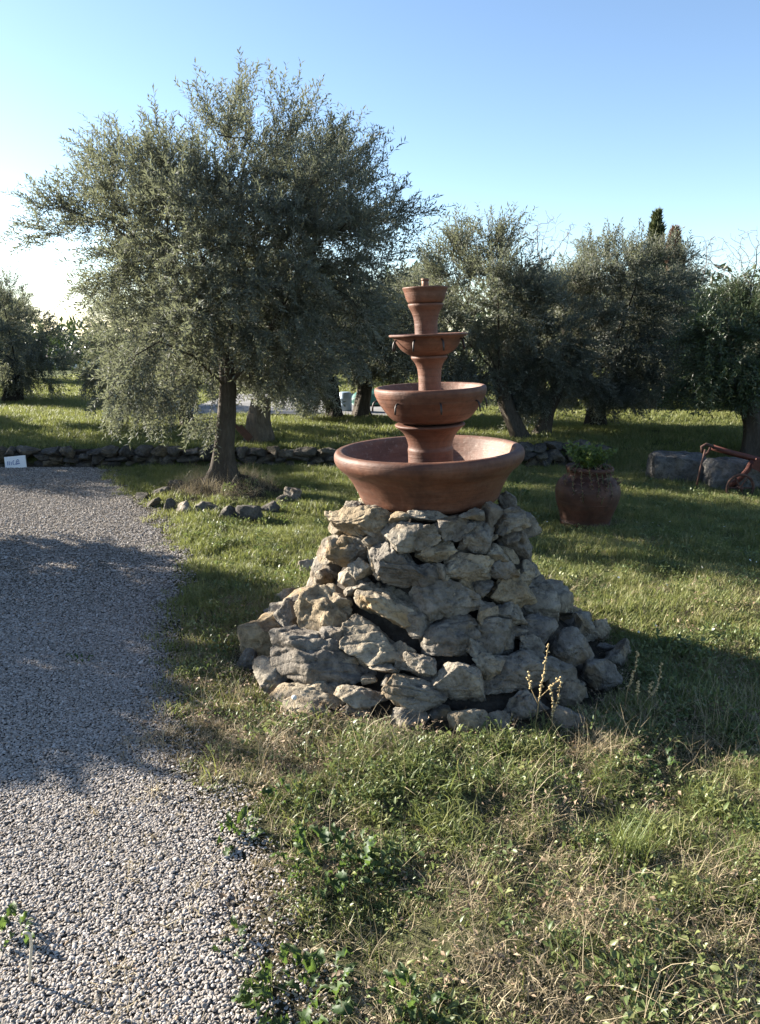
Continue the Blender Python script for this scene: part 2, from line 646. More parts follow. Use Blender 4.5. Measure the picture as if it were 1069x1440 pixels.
def simple(name, col, rough=0.6, metal=0.0, nscale=20, var=0.25, spec=0.4):
    t = NT(name)
    v = t.obj_vec()
    n = t.noise(v, nscale, 5, 0.6)
    c = t.ramp(n, [(0.3, tuple(x * (1 - var) for x in col)), (0.7, tuple(min(1, x * (1 + var)) for x in col))])
    return t.finish(t.bsdf(c, rough, t.bump(n, 0.25, 0.004), spec, metal))


M['pipe'] = simple('corroded_pipe', (0.16, 0.085, 0.055), 0.6, 0.4)
M['spout'] = simple('dark_metal_spout', (0.045, 0.038, 0.034), 0.45, 0.7)
M['rust'] = simple('rusty_red_iron', (0.085, 0.026, 0.017), 0.75, 0.15, 14, 0.45)
M['rust_dark'] = simple('dark_rusty_iron', (0.07, 0.035, 0.026), 0.8, 0.2, 14, 0.4)
M['white_board'] = simple('white_painted_board', (0.74, 0.76, 0.78), 0.5, 0, 12, 0.05)
M['blue_ink'] = simple('blue_ink', (0.10, 0.16, 0.34), 0.6)
M['house_wall'] = simple('pale_plaster', (0.52, 0.52, 0.52), 0.9, 0, 3, 0.08)
M['roof_tile'] = simple('roof_tile', (0.12, 0.09, 0.085), 0.85, 0, 8, 0.3)
M['pane'] = simple('window_pane', (0.03, 0.035, 0.045), 0.12, 0, 2, 0.1, 0.6)
M['shutter'] = simple('shutter_wood', (0.10, 0.12, 0.11), 0.7)
M['drum'] = simple('pale_blue_plastic', (0.26, 0.34, 0.42), 0.4, 0, 6, 0.08)
M['tarp'] = simple('green_tarpaulin', (0.035, 0.12, 0.095), 0.55, 0, 9, 0.3)
M['paving'] = simple('pale_paving', (0.20, 0.195, 0.19), 0.9, 0, 5, 0.2)
M['plank'] = simple('reddish_plank', (0.075, 0.036, 0.024), 0.85, 0, 18, 0.4)
M['post'] = simple('weathered_post', (0.13, 0.105, 0.08), 0.9, 0, 30, 0.35)
M['straw'] = simple('dry_straw', (0.48, 0.42, 0.32), 0.75, 0, 25, 0.2)
M['stalk'] = simple('dry_stalk', (0.25, 0.18, 0.085), 0.8, 0, 25, 0.3)
M['seed'] = simple('dry_seed_heads', (0.40, 0.30, 0.15), 0.8, 0, 60, 0.35)
M['green_stem'] = simple('green_stem', (0.09, 0.12, 0.04), 0.6, 0, 25, 0.2)
M['fluff'] = simple('seed_fluff', (0.62, 0.60, 0.55), 0.9, 0, 60, 0.1)
M['petal'] = simple('white_petal', (0.7, 0.7, 0.66), 0.7, 0, 60, 0.05)

# ---------------------------------------------------------------- lie of the land
PILE = Vector((0.235, 3.55, 0))
MAIN = on_ground(315, 692)
JAR = on_ground(822, 738)
WALL_Y = 8.75
ter_z = 0.18

edge_px = [(132, 658), (168, 690), (205, 730), (238, 770), (243, 810), (236, 860), (240, 910), (243, 960), (240, 1010), (236, 1060), (262, 1110), (292, 1170), (310, 1240), (328, 1320), (350, 1440)]
edge_pts = sorted((on_ground(*p).y, on_ground(*p).x) for p in edge_px)
EY = np.array([p[0] for p in edge_pts])
EX = np.array([p[1] for p in edge_pts]) - 0.03 - 0.06 * np.exp(-((EY - 3.2) / 0.8) ** 2)


def edge_x(y):
    y = np.asarray(y, float)
    b = np.interp(y, EY, EX)
    b = np.where(y < EY[0], EX[0] + (EY[0] - y) * 0.25, b)
    return b


def zg(x, y):
    """height of the ground sheet"""
    x = np.atleast_1d(np.asarray(x, float))
    y = np.atleast_1d(np.asarray(y, float))
    left = sstep(WALL_Y - 0.12, WALL_Y + 0.22, y)
    right = sstep(8.0, 9.8, y)
    w = sstep(2.2, 2.9, x)
    z = ter_z * (left * (1 - w) + right * w)
    lawn = sstep(0.0, 0.5, x - edge_x(y))
    z = z + 0.018 * n2(x * 1.3, y * 1.3, 3) * lawn
    z = z + (0.026 + 0.024 * (1 - sstep(2.6, 3.2, y))) * n2(x * 4.2, y * 4.2, 13, 2) * lawn * (1 - sstep(6, 9, y)) + 0.034 * n2(x * 2.0, y * 2.0, 14, 2) * lawn
    z = z + 0.03 * n2(x * 0.35, y * 0.35, 9) * sstep(9, 12, y)
    d = np.hypot(x - MAIN.x, (y - MAIN.y))
    z = z + 0.15 * np.exp(-(d / 0.42) ** 2) + 0.02 * np.exp(-(d / 0.9) ** 2)
    z = z - 0.10 * np.clip(y - 25, 0, 60)
    # banks that make the shadow bands on the far right lawn step
    z = z + 0.05 * np.sin(y * 3.1 + x * 0.35) * sstep(9.2, 10.5, y) * (1 - sstep(17, 22, y)) * sstep(2.0, 3.0, x)
    return z


def g1(x, y):
    return float(zg(x, y)[0])


def grid_sheet(xs, ys, zoff=0.0):
    X, Y = np.meshgrid(xs, ys)
    z = zg(X.ravel(), Y.ravel()) + zoff
    v = np.stack([X.ravel(), Y.ravel(), z], 1)
    nx, ny = len(xs), len(ys)
    i = (np.arange(ny - 1)[:, None] * nx + np.arange(nx - 1)[None]).ravel()
    return v, np.stack([i, i + 1, i + 1 + nx, i + nx], 1)


xs = np.concatenate([[-600, -300, -150, -80, -45, -28, -18, -13], np.arange(-10, 12.01, 0.1), [14, 18, 26, 40, 75, 150, 300, 600]])
ys = np.concatenate([[-200, -80, -30, -12, -5, -2], np.arange(-1, 11, 0.08), np.arange(11, 26, 0.25), [28, 32, 38, 50, 80, 150, 300, 700]])
gv, gq = grid_sheet(xs, ys)
dp = np.hypot((gv[:, 0] - PILE.x) / 1.05, (gv[:, 1] - PILE.y) / 0.95)
soil = 0.95 * (1 - sstep(0.86, 1.0, dp))
dm = np.hypot(gv[:, 0] - MAIN.x, gv[:, 1] - MAIN.y)
soil = np.maximum(soil, 1 - sstep(0.5, 1.0, dm))
ex = gv[:, 0] - edge_x(gv[:, 1])
soil = np.maximum(soil, (1 - sstep(0.0, 0.55, ex)) * (gv[:, 1] < WALL_Y))
soil = np.maximum(soil, 0.55 * (1 - sstep(2.6, 3.3, gv[:, 1])))
ground = link('ground', mesh_np('ground', gv, gq, [M['ground']], True, {'soil': soil}), kind='structure')

# gravel drive: its own sheet 4 mm above the ground, ragged right edge
gx = np.concatenate([[-14, -10, -7], np.arange(-5, 0.4, 0.05)])
gy = np.concatenate([[-3, -1], np.arange(0, WALL_Y - 0.05, 0.05)])
pv, pq = grid_sheet(gx, gy, 0.004)
cen = pv[pq].mean(1)
e_n = edge_x(cen[:, 1]) + 0.10 * n2(cen[:, 0] * 3, cen[:, 1] * 3, 21) + 0.05
keep = cen[:, 0] < e_n
gravel_drive = link('gravel_drive', mesh_np('gravel_drive', pv, pq[keep], [M['gravel_bed']]), kind='structure')


# ---------------------------------------------------------------- scatter by geometry nodes (for stuff only)
def scatter_tree():
    ng = bpy.data.node_groups.new('scatter', 'GeometryNodeTree')
    ng.interface.new_socket('Geometry', in_out='INPUT', socket_type='NodeSocketGeometry')
    ng.interface.new_socket('Geometry', in_out='OUTPUT', socket_type='NodeSocketGeometry')
    N, L = ng.nodes, ng.links
    gi, go = N.new('NodeGroupInput'), N.new('NodeGroupOutput')

    def named(nm, dt):
        a = N.new('GeometryNodeInputNamedAttribute')
        a.data_type = dt
        a.inputs['Name'].default_value = nm
        return a.outputs['Attribute']
    vid = named('vid', 'INT')
    cmp_ = N.new('FunctionNodeCompare')
    cmp_.data_type = 'INT'
    cmp_.operation = 'LESS_THAN'
    L.new(vid, cmp_.inputs[2])
    cmp_.inputs[3].default_value = 0
    sep = N.new('GeometryNodeSeparateGeometry')
    sep.domain = 'POINT'
    L.new(gi.outputs[0], sep.inputs['Geometry'])
    L.new(cmp_.outputs[0], sep.inputs['Selection'])
    sp = N.new('GeometryNodeSplitToInstances')
    sp.domain = 'POINT'
    L.new(sep.outputs['Inverted'], sp.inputs['Geometry'])
    L.new(vid, sp.inputs['Group ID'])
    m2p = N.new('GeometryNodeMeshToPoints')
    L.new(sep.outputs['Selection'], m2p.inputs['Mesh'])
    iop = N.new('GeometryNodeInstanceOnPoints')
    L.new(m2p.outputs[0], iop.inputs['Points'])
    L.new(sp.outputs['Instances'], iop.inputs['Instance'])
    iop.inputs['Pick Instance'].default_value = True
    L.new(named('pick', 'INT'), iop.inputs['Instance Index'])
    e2r = N.new('FunctionNodeEulerToRotation')
    L.new(named('rot', 'FLOAT_VECTOR'), e2r.inputs[0])
    L.new(e2r.outputs[0], iop.inputs['Rotation'])
    L.new(named('scl', 'FLOAT_VECTOR'), iop.inputs['Scale'])
    L.new(iop.outputs[0], go.inputs[0])
    return ng


SCATTER = scatter_tree()


def scatter(name, variants, pos, rot, scl, tint, mats, pick=None):
    """variants: list of (verts, faces, shade); one stuff object"""
    pos = np.asarray(pos, float)
    n = len(pos)
    scl = np.asarray(scl, float)
    if scl.ndim == 1:
        scl = np.repeat(scl[:, None], 3, 1)
    V, T, Q, vid, sh = [pos], [], [], [np.full(n, -1)], [np.zeros(n)]
    off = n
    for k, (v, f, s) in enumerate(variants):
        V.append(v)
        for ff in f:
            (T if ff.shape[1] == 3 else Q).append(ff + off)
        vid.append(np.full(len(v), k))
        sh.append(s)
        off += len(v)
    V = np.concatenate(V)
    ext = off - n
    if pick is None:
        pick = rng.integers(0, len(variants), n)
    faces = ([np.concatenate(T)] if T else []) + ([np.concatenate(Q)] if Q else [])
    attrs = {'vid': np.concatenate(vid).astype(int), 'shade': np.concatenate(sh),
             'pick': np.concatenate([pick, np.zeros(ext)]).astype(int),
             'rot': np.concatenate([rot, np.zeros((ext, 3))]), 'scl': np.concatenate([scl, np.ones((ext, 3))]),
             'tint': np.concatenate([tint, np.zeros(ext)])}
    me = mesh_np(name, V, faces, mats, True, attrs)
    o = link(name, me, kind='stuff')
    md = o.modifiers.new('scatter', 'NODES')
    md.node_group = SCATTER
    return o


# ---------------------------------------------------------------- stones
def stone(seed, dims, level=4, planes=13, amp=0.10, fine=0.035, hole=None, box=3.2, cut=(0.50, 0.88), bed=1.0):
    """a weathered boulder of full size dims (x,y,z), centred at the origin"""
    r = np.random.default_rng(seed)
    v, f = ICO[level]
    d = np.asarray(dims, float)
    v = v.copy()
    v = v / (np.abs(v) ** box).sum(1)[:, None] ** (1 / box)        # boxy start
    for _ in range(planes):
        n = r.normal(size=3)
        n /= np.linalg.norm(n)
        h = r.uniform(*cut)
        t = v @ n - h
        v = v - np.where(t > 0, t, 0)[:, None] * n * 0.97
    mx, mn = v.max(0), v.min(0)
    v = (v - (mx + mn) / 2) / (mx - mn)                              # unit box
    v = v * d
    g = float(np.cbrt(d.prod()))
    nr = v / (d * d)
    nr /= np.linalg.norm(nr, axis=1)[:, None]
    p = v / g
    o = r.uniform(-20, 20, 3)
    warp = np.stack([vnoise(p * 2.2 + o + 7 * j, seed + 60 + j) for j in range(3)], 1) * 0.22
    k = fbm(p * 1.5 + o, 2, seed) * amp * 0.5
    rid = np.abs(fbm((p + warp) * 2.3 + o, 3, seed + 5))
    k = k - np.clip(0.16 - rid, 0, 1) * amp * 3.2 * r.uniform(0.3, 1.0)          # cracks and folds
    hol = vnoise((p + warp) * 2.9 + o, seed + 15)
    k = k - np.clip(hol - 0.32, 0, 1) * amp * 2.0 * r.uniform(0.2, 1.0)          # solution hollows
    tl = r.normal(size=2) * 0.35
    lay_ = (p[:, 2] + tl[0] * p[:, 0] + tl[1] * p[:, 1] + 0.5 * warp[:, 0]) * r.uniform(4, 8)
    st_ = np.abs((lay_ - np.floor(lay_)) - 0.5) * 2
    k = k - np.clip(st_ - 0.72, 0, 1) * amp * r.uniform(0.2, 1.1) * bed                 # bedding joints
    k = k + fbm(p * 6.5 + o, 3, seed + 3, 0.6) * fine * 1.3
    v = v + nr * (k * g)[:, None]
    if hole is not None:
        c, rad, dep = np.asarray(hole[0]) * d, hole[1], hole[2]
        dd = np.linalg.norm((v - c), axis=1)
        v = v - nr * (dep * np.exp(-(dd / rad) ** 4))[:, None]
    mx, mn = v.max(0), v.min(0)
    v = (v - (mx + mn) / 2) * (d / (mx - mn))
    return v, f


def stone_mesh(name, seed, dims, mat, level=4, **kw):
    v, f = stone(seed, dims, level, **kw)
    return mesh_np(name, v, f, [mat])


# ---- the rubble plinth under the fountain
PZ = np.array([0.0, 0.10, 0.25, 0.40, 0.60, 0.74])
PR = np.array([0.93, 0.81, 0.635, 0.53, 0.485, 0.46])


def pile_r(z):
    return np.interp(z, PZ, PR)


def pile_hit(px, py):
    d = ray(px, py)
    o = Vector((0, 0, CAM_H))
    t = 1.8
    while t < 6:
        p = o + d * t
        if p.z <= 0.0:
            return p
        if p.z < 0.76:
            r = math.hypot(p.x - PILE.x, (p.y - PILE.y) / 0.86)
            if r < pile_r(p.z):
                return p
        t += 0.006
    # grazing stone on the outline: take the axis distance
    p = at(px, py, PILE.y - 0.10)
    rr = math.hypot(p.x - PILE.x, (p.y - PILE.y) / 0.86)
    k = min(1.0, (float(pile_r(max(0, p.z))) - 0.02) / rr)
    return Vector((PILE.x + (p.x - PILE.x) * k, PILE.y + (p.y - PILE.y) * k, p.z))


plinth = thing('stone_plinth', 'rough mound of dry stacked pale limestone boulders carrying the fountain', 'stone mound', PILE)
ang = np.arange(40) * 2 * pi / 40
cv = []
for z in np.linspace(-0.05, 0.66, 14):
    rr = float(pile_r(max(z, 0))) - 0.11
    cv.append(np.stack([np.cos(ang) * rr, np.sin(ang) * rr * 0.86, np.full(40, z)], 1))
cv = np.concatenate(cv)
cv = np.concatenate([cv, [[0, 0, 0.67]]])
cv[:, :2] *= (1 + 0.05 * fbm(cv * 9, 3, 4))[:, None]
cq = np.concatenate([np.stack([i * 40 + np.arange(40), i * 40 + (np.arange(40) + 1) % 40, (i + 1) * 40 + (np.arange(40) + 1) % 40, (i + 1) * 40 + np.arange(40)], 1) for i in range(13)])
ct = np.stack([np.full(40, len(cv) - 1), 13 * 40 + np.arange(40), 13 * 40 + (np.arange(40) + 1) % 40], 1)
link('earth_core', mesh_np('earth_core', cv, [ct, cq], [M['soil']]), plinth)

# (centre x, centre y, width, height, tilt in degrees, depth factor) read off the photo
PS = [
    (495, 734, 104, 46, 0, 1.0), (490, 713, 34, 18, 8, 1.2), (515, 719, 44, 20, -5, 1.2), (531, 711, 28, 16, 0, 1.2), (513, 706, 20, 24, 0, 1.2),
    (559, 729, 34, 20, 5, 1.2), (602, 727, 62, 20, 2, 1.1), (574, 757, 94, 48, -4, 0.9), (614, 777, 64, 38, 6, 1.0), (640, 746, 50, 38, 0, 1.0),
    (670, 728, 40, 22, 8, 1.2), (680, 760, 64, 54, 0, 0.9), (695, 723, 32, 38, 20, 1.0), (721, 735, 56, 36, 28, 1.0), (716, 704, 28, 28, 0, 1.0),
    (737, 760, 56, 54, -8, 1.0, 'hole'), (490, 776, 84, 54, -4, 0.9), (557, 799, 96, 60, -30, 0.9), (663, 801, 86, 50, 3, 0.8), (617, 804, 38, 26, 0, 1.2),
    (712, 800, 44, 38, 0, 1.0), (744, 808, 48, 40, -10, 1.0), (724, 830, 76, 56, 6, 0.9), (722, 866, 54, 40, 0, 1.0), (482, 815, 56, 44, -10, 1.0),
    (443, 811, 34, 32, -20, 1.1), (500, 829, 50, 28, 38, 1.1), (478, 846, 34, 26, 0, 1.2), (455, 862, 96, 84, -18, 0.75), (447, 903, 58, 46, -18, 1.0),
    (543, 860, 118, 62, -32, 0.8), (633, 846, 114, 68, -3, 0.7), (533, 916, 142, 72, -10, 0.7), (640, 909, 96, 62, 5, 0.8), (706, 898, 78, 66, -30, 0.9),
    (368, 900, 78, 66, 20, 0.9), (448, 938, 206, 82, -13, 0.6), (445, 978, 130, 40, -3, 0.8), (505, 984, 80, 34, 0, 0.9), (380, 950, 76, 52, -8, 0.9), (406, 863, 42, 54, 14, 1.0), (402, 842, 54, 36, 18, 1.0),
    (380, 866, 30, 28, 0, 1.0), (432, 800, 32, 36, 0, 1.0), (583, 973, 98, 50, -6, 0.8), (648, 962, 90, 58, -10, 0.8), (735, 948, 142, 62, 14, 0.6),
    (752, 909, 42, 36, 0, 1.0), (765, 886, 58, 42, 10, 1.0), (782, 852, 84, 80, -40, 0.8), (806, 908, 60, 56, 0, 0.9), (826, 880, 40, 42, -20, 1.0),
    (852, 888, 46, 38, 0, 1.0), (872, 925, 56, 60, 0, 0.9), (852, 953, 64, 56, -8, 0.9), (808, 980, 62, 56, 0, 0.9), (746, 1003, 84, 54, 6, 0.8),
    (536, 944, 48, 18, -6, 1.5), (682, 833, 44, 38, 0, 1.0), (640, 880, 70, 26, 0, 1.0), (690, 868, 40, 40, 0, 1.0), (590, 935, 50, 36, 0, 1.0),
    (690, 938, 50, 40, 0, 1.0), (600, 812, 50, 40, 0, 0.8), (520, 762, 36, 30, 0, 1.0), (700, 780, 36, 32, 0, 1.0), (505, 800, 40, 34, 0, 0.9),
    (470, 900, 60, 44, 0, 0.8), (590, 880, 50, 46, 0, 0.8), (790, 950, 50, 44, 0, 0.9), (345, 925, 40, 50, 0, 0.9),
]
FR = [  # half buried stones round the foot
    (660, 1024, 66, 40, 0), (578, 1016, 62, 30, 0), (430, 1004, 78, 26, 0), (500, 1003, 56, 24, 4), (702, 1020, 36, 26, 0), (395, 985, 52, 28, 0), (800, 1018, 50, 34, 0), (620, 1010, 40, 22, 0),
]
for k, s in enumerate(PS):
    px, py, w, h, a, df = s[:6]
    p = pile_hit(px, py)
    m = px_m(p)
    W, H = w * m, h * m
    D = max(0.09, min(0.30, df * (W + H) * 0.5))
    me = stone_mesh('stone', 101 + k * 7, (W * 0.97, D, H * 0.98), M['stone'], 5 if w > 84 else (4 if w > 36 else 3),
                    planes=24 if k % 3 else 16, amp=(0.10, 0.13, 0.17)[k % 3], fine=0.036, bed=1.25 if w > 1.6 * h else 0.9, cut=(0.45, 0.85), hole=((0.02, -0.5, -0.08), 0.026, 0.07) if len(s) > 6 else None)
    c = Vector((PILE.x - p.x, (PILE.y - p.y), 0))
    c.normalize()
    inset = random.uniform(0.08, 0.36) * D
    o = link('stone', me, plinth, p + c * inset + Vector((0, 0, 0.0)) - PILE)
    o.rotation_euler = Euler((R(random.uniform(-6, 6)) - R(8), -R(a), math.atan2(c.y, c.x) * 0.0 + (-0.45 * (PILE.x - p.x) / max(0.2, pile_r(p.z)))), 'XYZ')
for k, (px, py, w, h, a) in enumerate(FR):
    p = on_ground(px, py + 6)
    m = px_m(p)
    me = stone_mesh('stone', 900 + k, (w * m, w * m * 0.75, h * m * 1.5), M['stone'], 3)
    o = link('stone', me, plinth, p + Vector((0, 0.03, 0.01)) - PILE)
    o.rotation_euler = (0, -R(a), random.uniform(-.3, .3))
# small filler stones wedged between the boulders
fill_m = [stone_mesh('stone', 4000 + k, (0.12, 0.10, 0.075), M['stone'], 3, planes=16, cut=(0.45, 0.85)) for k in range(8)]
rf = random.Random(5)
for k in range(64):
    yy = rf.uniform(745, 985)
    hw = np.interp(yy, [720, 800, 900, 985], [140, 175, 255, 225])
    xx = 608 + rf.uniform(-hw, hw)
    p = pile_hit(xx, yy)
    c = Vector((PILE.x - p.x, PILE.y - p.y, 0)).normalized()
    o = link('stone', fill_m[k % 8], plinth, p + c * rf.uniform(0.015, 0.06) - PILE)
    sc = rf.uniform(0.5, 1.05)
    o.scale = (sc * rf.uniform(.9, 1.4), sc, sc)
    o.rotation_euler = (rf.uniform(-.4, .4), rf.uniform(-.6, .6), rf.uniform(-1, 1))
# the far side of the mound, so that it stands up from another place too
backs = [stone_mesh('stone', 1300 + k, (0.24, 0.2, 0.15), M['stone'], 3) for k in range(6)]
for z, n in ((0.06, 11), (0.2, 9), (0.34, 7), (0.48, 7), (0.62, 6)):
    for k in range(n):
        th = pi * (0.02 + 0.96 * (k + 0.5) / n) + random.uniform(-.05, .05)
        rr = float(pile_r(z)) - 0.06
        o = link('stone', backs[(k + int(z * 50)) % 6], plinth, (cos(th) * rr, sin(th) * rr * 0.86, z + random.uniform(-.015, .015)))
        o.rotation_euler = (random.uniform(-.2, .2), random.uniform(-.2, .2), th + pi / 2 + random.uniform(-.3, .3))
        sc = random.uniform(0.85, 1.25)
        o.scale = (sc, sc, sc * random.uniform(.9, 1.15))

# ---------------------------------------------------------------- the tiered fountain
FD = PILE.y


def fz(y):
    return CAM_H - FD * tan(atan((y - 720) / F_PX) + PITCH)


def prof(pts):
    """(half width in photo pixels, photo y) -> (radius, height)"""
    out = []
    for hw, y in pts:
        z = fz(y)
        out.append((hw * px_m((0, FD, z)), z))
    return out


FB = fz(712)
fountain = thing('tiered_fountain', 'terracotta tiered fountain with three basins and small top cup on stone mound', 'fountain', (PILE.x, FD, FB), rot=(0, R(-2.0), 0))


def rel(p):
    return [(r, z - FB) for r, z in p]


def piece(name, pts, mat=None, n=5, seg=80, wob=0.007, seed=0, parent=None, shade=None):
    pr = smooth_profile(pts, n)
    pr = [(max(r, 0.0005), z) for r, z in pr]
    v, q = lathe(pr, seg, wob, seed)
    sh = np.zeros(len(v))
    if shade:
        rr = np.hypot(v[:, 0], v[:, 1])
        ii = np.repeat(np.arange(len(pr)), seg)
        sh = np.where(ii > shade * n, 1.0, 0.0)
    me = mesh_np(name, v, q, [mat or M['terra']], True, {'shade': sh})
    return link(name, me, parent or fountain)


b = rel(prof([(62, 712), (92, 702), (101, 686), (109, 671), (117, 660), (126, 652), (131.5, 645), (133, 637), (131, 631), (126, 629)]))
rim = b[-1]
inner = [(rim[0] - 0.02, rim[1] - 0.006), (rim[0] - 0.035, rim[1] - 0.03), (rim[0] - 0.065, rim[1] - 0.10), (rim[0] - 0.12, rim[1] - 0.155), (0.2, rim[1] - 0.18), (0.08, rim[1] - 0.185), (0.0, rim[1] - 0.185)]
lower_floor = rim[1] - 0.185
b0 = [(0.0, b[0][1] + 0.002), (b[0][0] - 0.02, b[0][1])] + b
piece('lower_basin', b0 + inner, M['terra_in'], seed=1, shade=len(b0) - 1)
st = rel(prof([(31.5, 640), (32, 632), (31, 626), (33.5, 616), (38, 608), (45, 601), (48.5, 598.5), (49, 596), (46, 594.5), (40, 594.5)]))
piece('lower_pedestal', [(st[0][0] + 0.004, lower_floor - 0.002), (st[0][0] + 0.002, lower_floor + 0.05)] + st + [(0.0, st[-1][1])], seed=2).location.x = 0.009
b = rel(prof([(44, 592), (54, 588), (63, 579), (70, 569), (74.5, 562), (76, 558.5), (78, 554), (79, 549), (78.5, 545), (76, 543)]))
rim = b[-1]
inner = [(rim[0] - 0.012, rim[1] - 0.003), (rim[0] - 0.022, rim[1] - 0.02), (rim[0] - 0.05, rim[1] - 0.07), (0.14, rim[1] - 0.10), (0.05, rim[1] - 0.108), (0.0, rim[1] - 0.108)]
mid_floor = rim[1] - 0.108
b0 = [(0.0, b[0][1]), (b[0][0] - 0.01, b[0][1])] + b
mid_b = b
piece('middle_basin', b0 + inner, M['terra_in'], seed=3, shade=len(b0) - 1).location.x = 0.013
st = rel(prof([(16, 548), (15.8, 535), (17, 520), (20, 511), (24, 505.5), (25.5, 503.5), (25.5, 501), (23, 500)]))
piece('middle_pedestal', [(st[0][0] + 0.002, mid_floor - 0.002)] + st + [(0.0, st[-1][1])], seed=4, seg=56).location.x = 0.012
b = rel(prof([(25, 499.5), (31, 496.5), (38, 491.5), (43, 485), (47, 478), (50, 474), (54.5, 472.5), (55.5, 471), (55, 469.5), (52, 469.3)]))
rim = b[-1]
inner = [(rim[0] - 0.015, rim[1] - 0.01), (rim[0] - 0.04, rim[1] - 0.045), (0.06, rim[1] - 0.06), (0.0, rim[1] - 0.062)]
up_floor = rim[1] - 0.062
b0 = [(0.0, b[0][1]), (b[0][0] - 0.006, b[0][1])] + b
up_b = b
piece('upper_basin', b0 + inner, M['terra_in'], seed=5, shade=len(b0) - 1).location.x = 0.009
st = rel(prof([(16, 468), (16.2, 458), (17, 449), (19.5, 440), (23, 433), (24.5, 430), (24.5, 427.5), (22, 426.5)]))
piece('upper_pedestal', [(st[0][0] + 0.002, up_floor - 0.002)] + st + [(0.0, st[-1][1])], seed=6, seg=56)
b = rel(prof([(23, 426), (25.5, 424), (28, 418), (30, 411), (32, 406), (32.5, 404.5), (31.5, 403.5)]))
rim = b[-1]
piece('top_cup', [(0.0, b[0][1]), (b[0][0] - 0.004, b[0][1])] + b + [(rim[0] - 0.014, rim[1] - 0.002), (rim[0] - 0.02, rim[1] - 0.02), (0.03, rim[1] - 0.03), (0.0, rim[1] - 0.03)], seed=7, seg=56)
mb = MB()
pr = 5.0 * px_m((0, FD, fz(398)))
mb.tube([(0, 0, rim[1] - 0.03), (0, 0, fz(399) - FB), (0, 0, fz(392) - FB)], pr, 16)
mb.tube([(0, 0, fz(394.5) - FB), (0, 0, fz(391.5) - FB)], pr * 1.12, 16)
link('water_pipe', mb.mesh('water_pipe', [M['pipe']]), fountain)


def spout_mesh(out, drop):
    m_ = MB()
    t_ = np.linspace(0, 1, 8)
    pts = [(out * (0.25 + 0.9 * sin(t * pi / 2)) - 0.012, 0, 0.008 * sin(t * pi) - drop * (t ** 2.2)) for t in t_]
    m_.tube(pts, 0.0042, 8)
    return m_.mesh('spout', [M['spout']])


sm_up = spout_mesh(0.034, 0.045)
sm_mid = spout_mesh(0.036, 0.042)
for (bb, iy, n, ph, sm) in ((up_b, 4, 8, 0.32, sm_up), (mid_b, 4, 8, 0.12, sm_mid)):
    r0, z0 = bb[iy]
    for k in range(n):
        th = ph + k * 2 * pi / n
        o = link('spout', sm, fountain, (cos(th) * (r0 - 0.006) + 0.011, sin(th) * (r0 - 0.006), z0))
        o.rotation_euler = (0, 0, th)

# ---------------------------------------------------------------- trees
LEAF_T = np.array([(0, 1, 2), (0, 2, 3)])


def leaf_arrays(base, axis, nrm, L, Wd, fold=0.25):
    """diamond leaves folded along the midrib, all vectorised"""
    axis = axis / (np.linalg.norm(axis, axis=1)[:, None] + 1e-9)
    side = np.cross(axis, nrm)
    side /= np.linalg.norm(side, axis=1)[:, None] + 1e-9
    up = np.cross(side, axis)
    mid = base + axis * (L * 0.45)[:, None] + up * (Wd * fold)[:, None]
    tip = base + axis * L[:, None]
    v = np.stack([base, mid + side * (Wd / 2)[:, None], tip, mid - side * (Wd / 2)[:, None]], 1).reshape(-1, 3)
    n = len(base)
    t = (np.arange(n)[:, None, None] * 4 + LEAF_T[None]).reshape(-1, 3)
    return v, t


def grow(seed_paths, attract, step=0.12, infl=0.9, kill=0.2, iters=90, r=None):
    """space colonisation; returns nodes and parents"""
    nodes, par = [], []
    for path in seed_paths:
        last = -1
        for i, p in enumerate(path):
            p = np.asarray(p, float)
            if i == 0 and nodes:
                d = [np.linalg.norm(p - q) for q in nodes]
                last = int(np.argmin(d))
                if d[last] < 0.03:
                    continue
            if last >= 0:
                a = nodes[last]
                n = max(1, int(np.linalg.norm(p - a) / step))
                for j in range(1, n + 1):
                    nodes.append(a + (p - a) * j / n)
                    par.append(last)
                    last = len(nodes) - 1
            else:
                nodes.append(p)
                par.append(-1)
                last = 0
    A = np.asarray(attract, float)
    alive = np.ones(len(A), bool)
    N = np.array(nodes)
    best = np.full(len(A), 1e9)
    who = np.zeros(len(A), int)

    def upd(new, i0):
        d = np.linalg.norm(A[:, None] - new[None], axis=2)
        j = d.argmin(1)
        dm = d[np.arange(len(A)), j]
        bt = dm < best
        best[bt] = dm[bt]
        who[bt] = j[bt] + i0
    upd(N, 0)
    for it in range(iters):
        alive &= best > kill
        act = alive & (best < infl)
        if not act.any():
            if infl > 3:
                break
            infl *= 1.4
            continue
        acc = {}
        idx = np.where(act)[0]
        d = A[idx] - N[who[idx]]
        d /= np.linalg.norm(d, axis=1)[:, None]
        for k, w in zip(range(len(idx)), who[idx]):
            acc.setdefault(w, []).append(d[k])
        new, np_ = [], []
        for w, ds in acc.items():
            g = np.mean(ds, 0)
            ln = np.linalg.norm(g)
            if ln < 0.05:
                g = ds[0]
                ln = 1
            g = g / ln + r.normal(size=3) * 0.16
            g /= np.linalg.norm(g)
            new.append(N[w] + g * step)
            np_.append(w)
        i0 = len(N)
        new = np.array(new)
        N = np.concatenate([N, new])
        par += np_
        upd(new, i0)
        if len(N) > 9000:
            break
    return N, np.array(par)


def radii(N, par, tip=0.0035, e=2.35):
    n = len(N)
    a = np.zeros(n)
    for i in range(n - 1, -1, -1):
        if a[i] == 0:
            a[i] = tip ** e
        if par[i] >= 0:
            a[par[i]] += a[i]
    return a ** (1 / e)


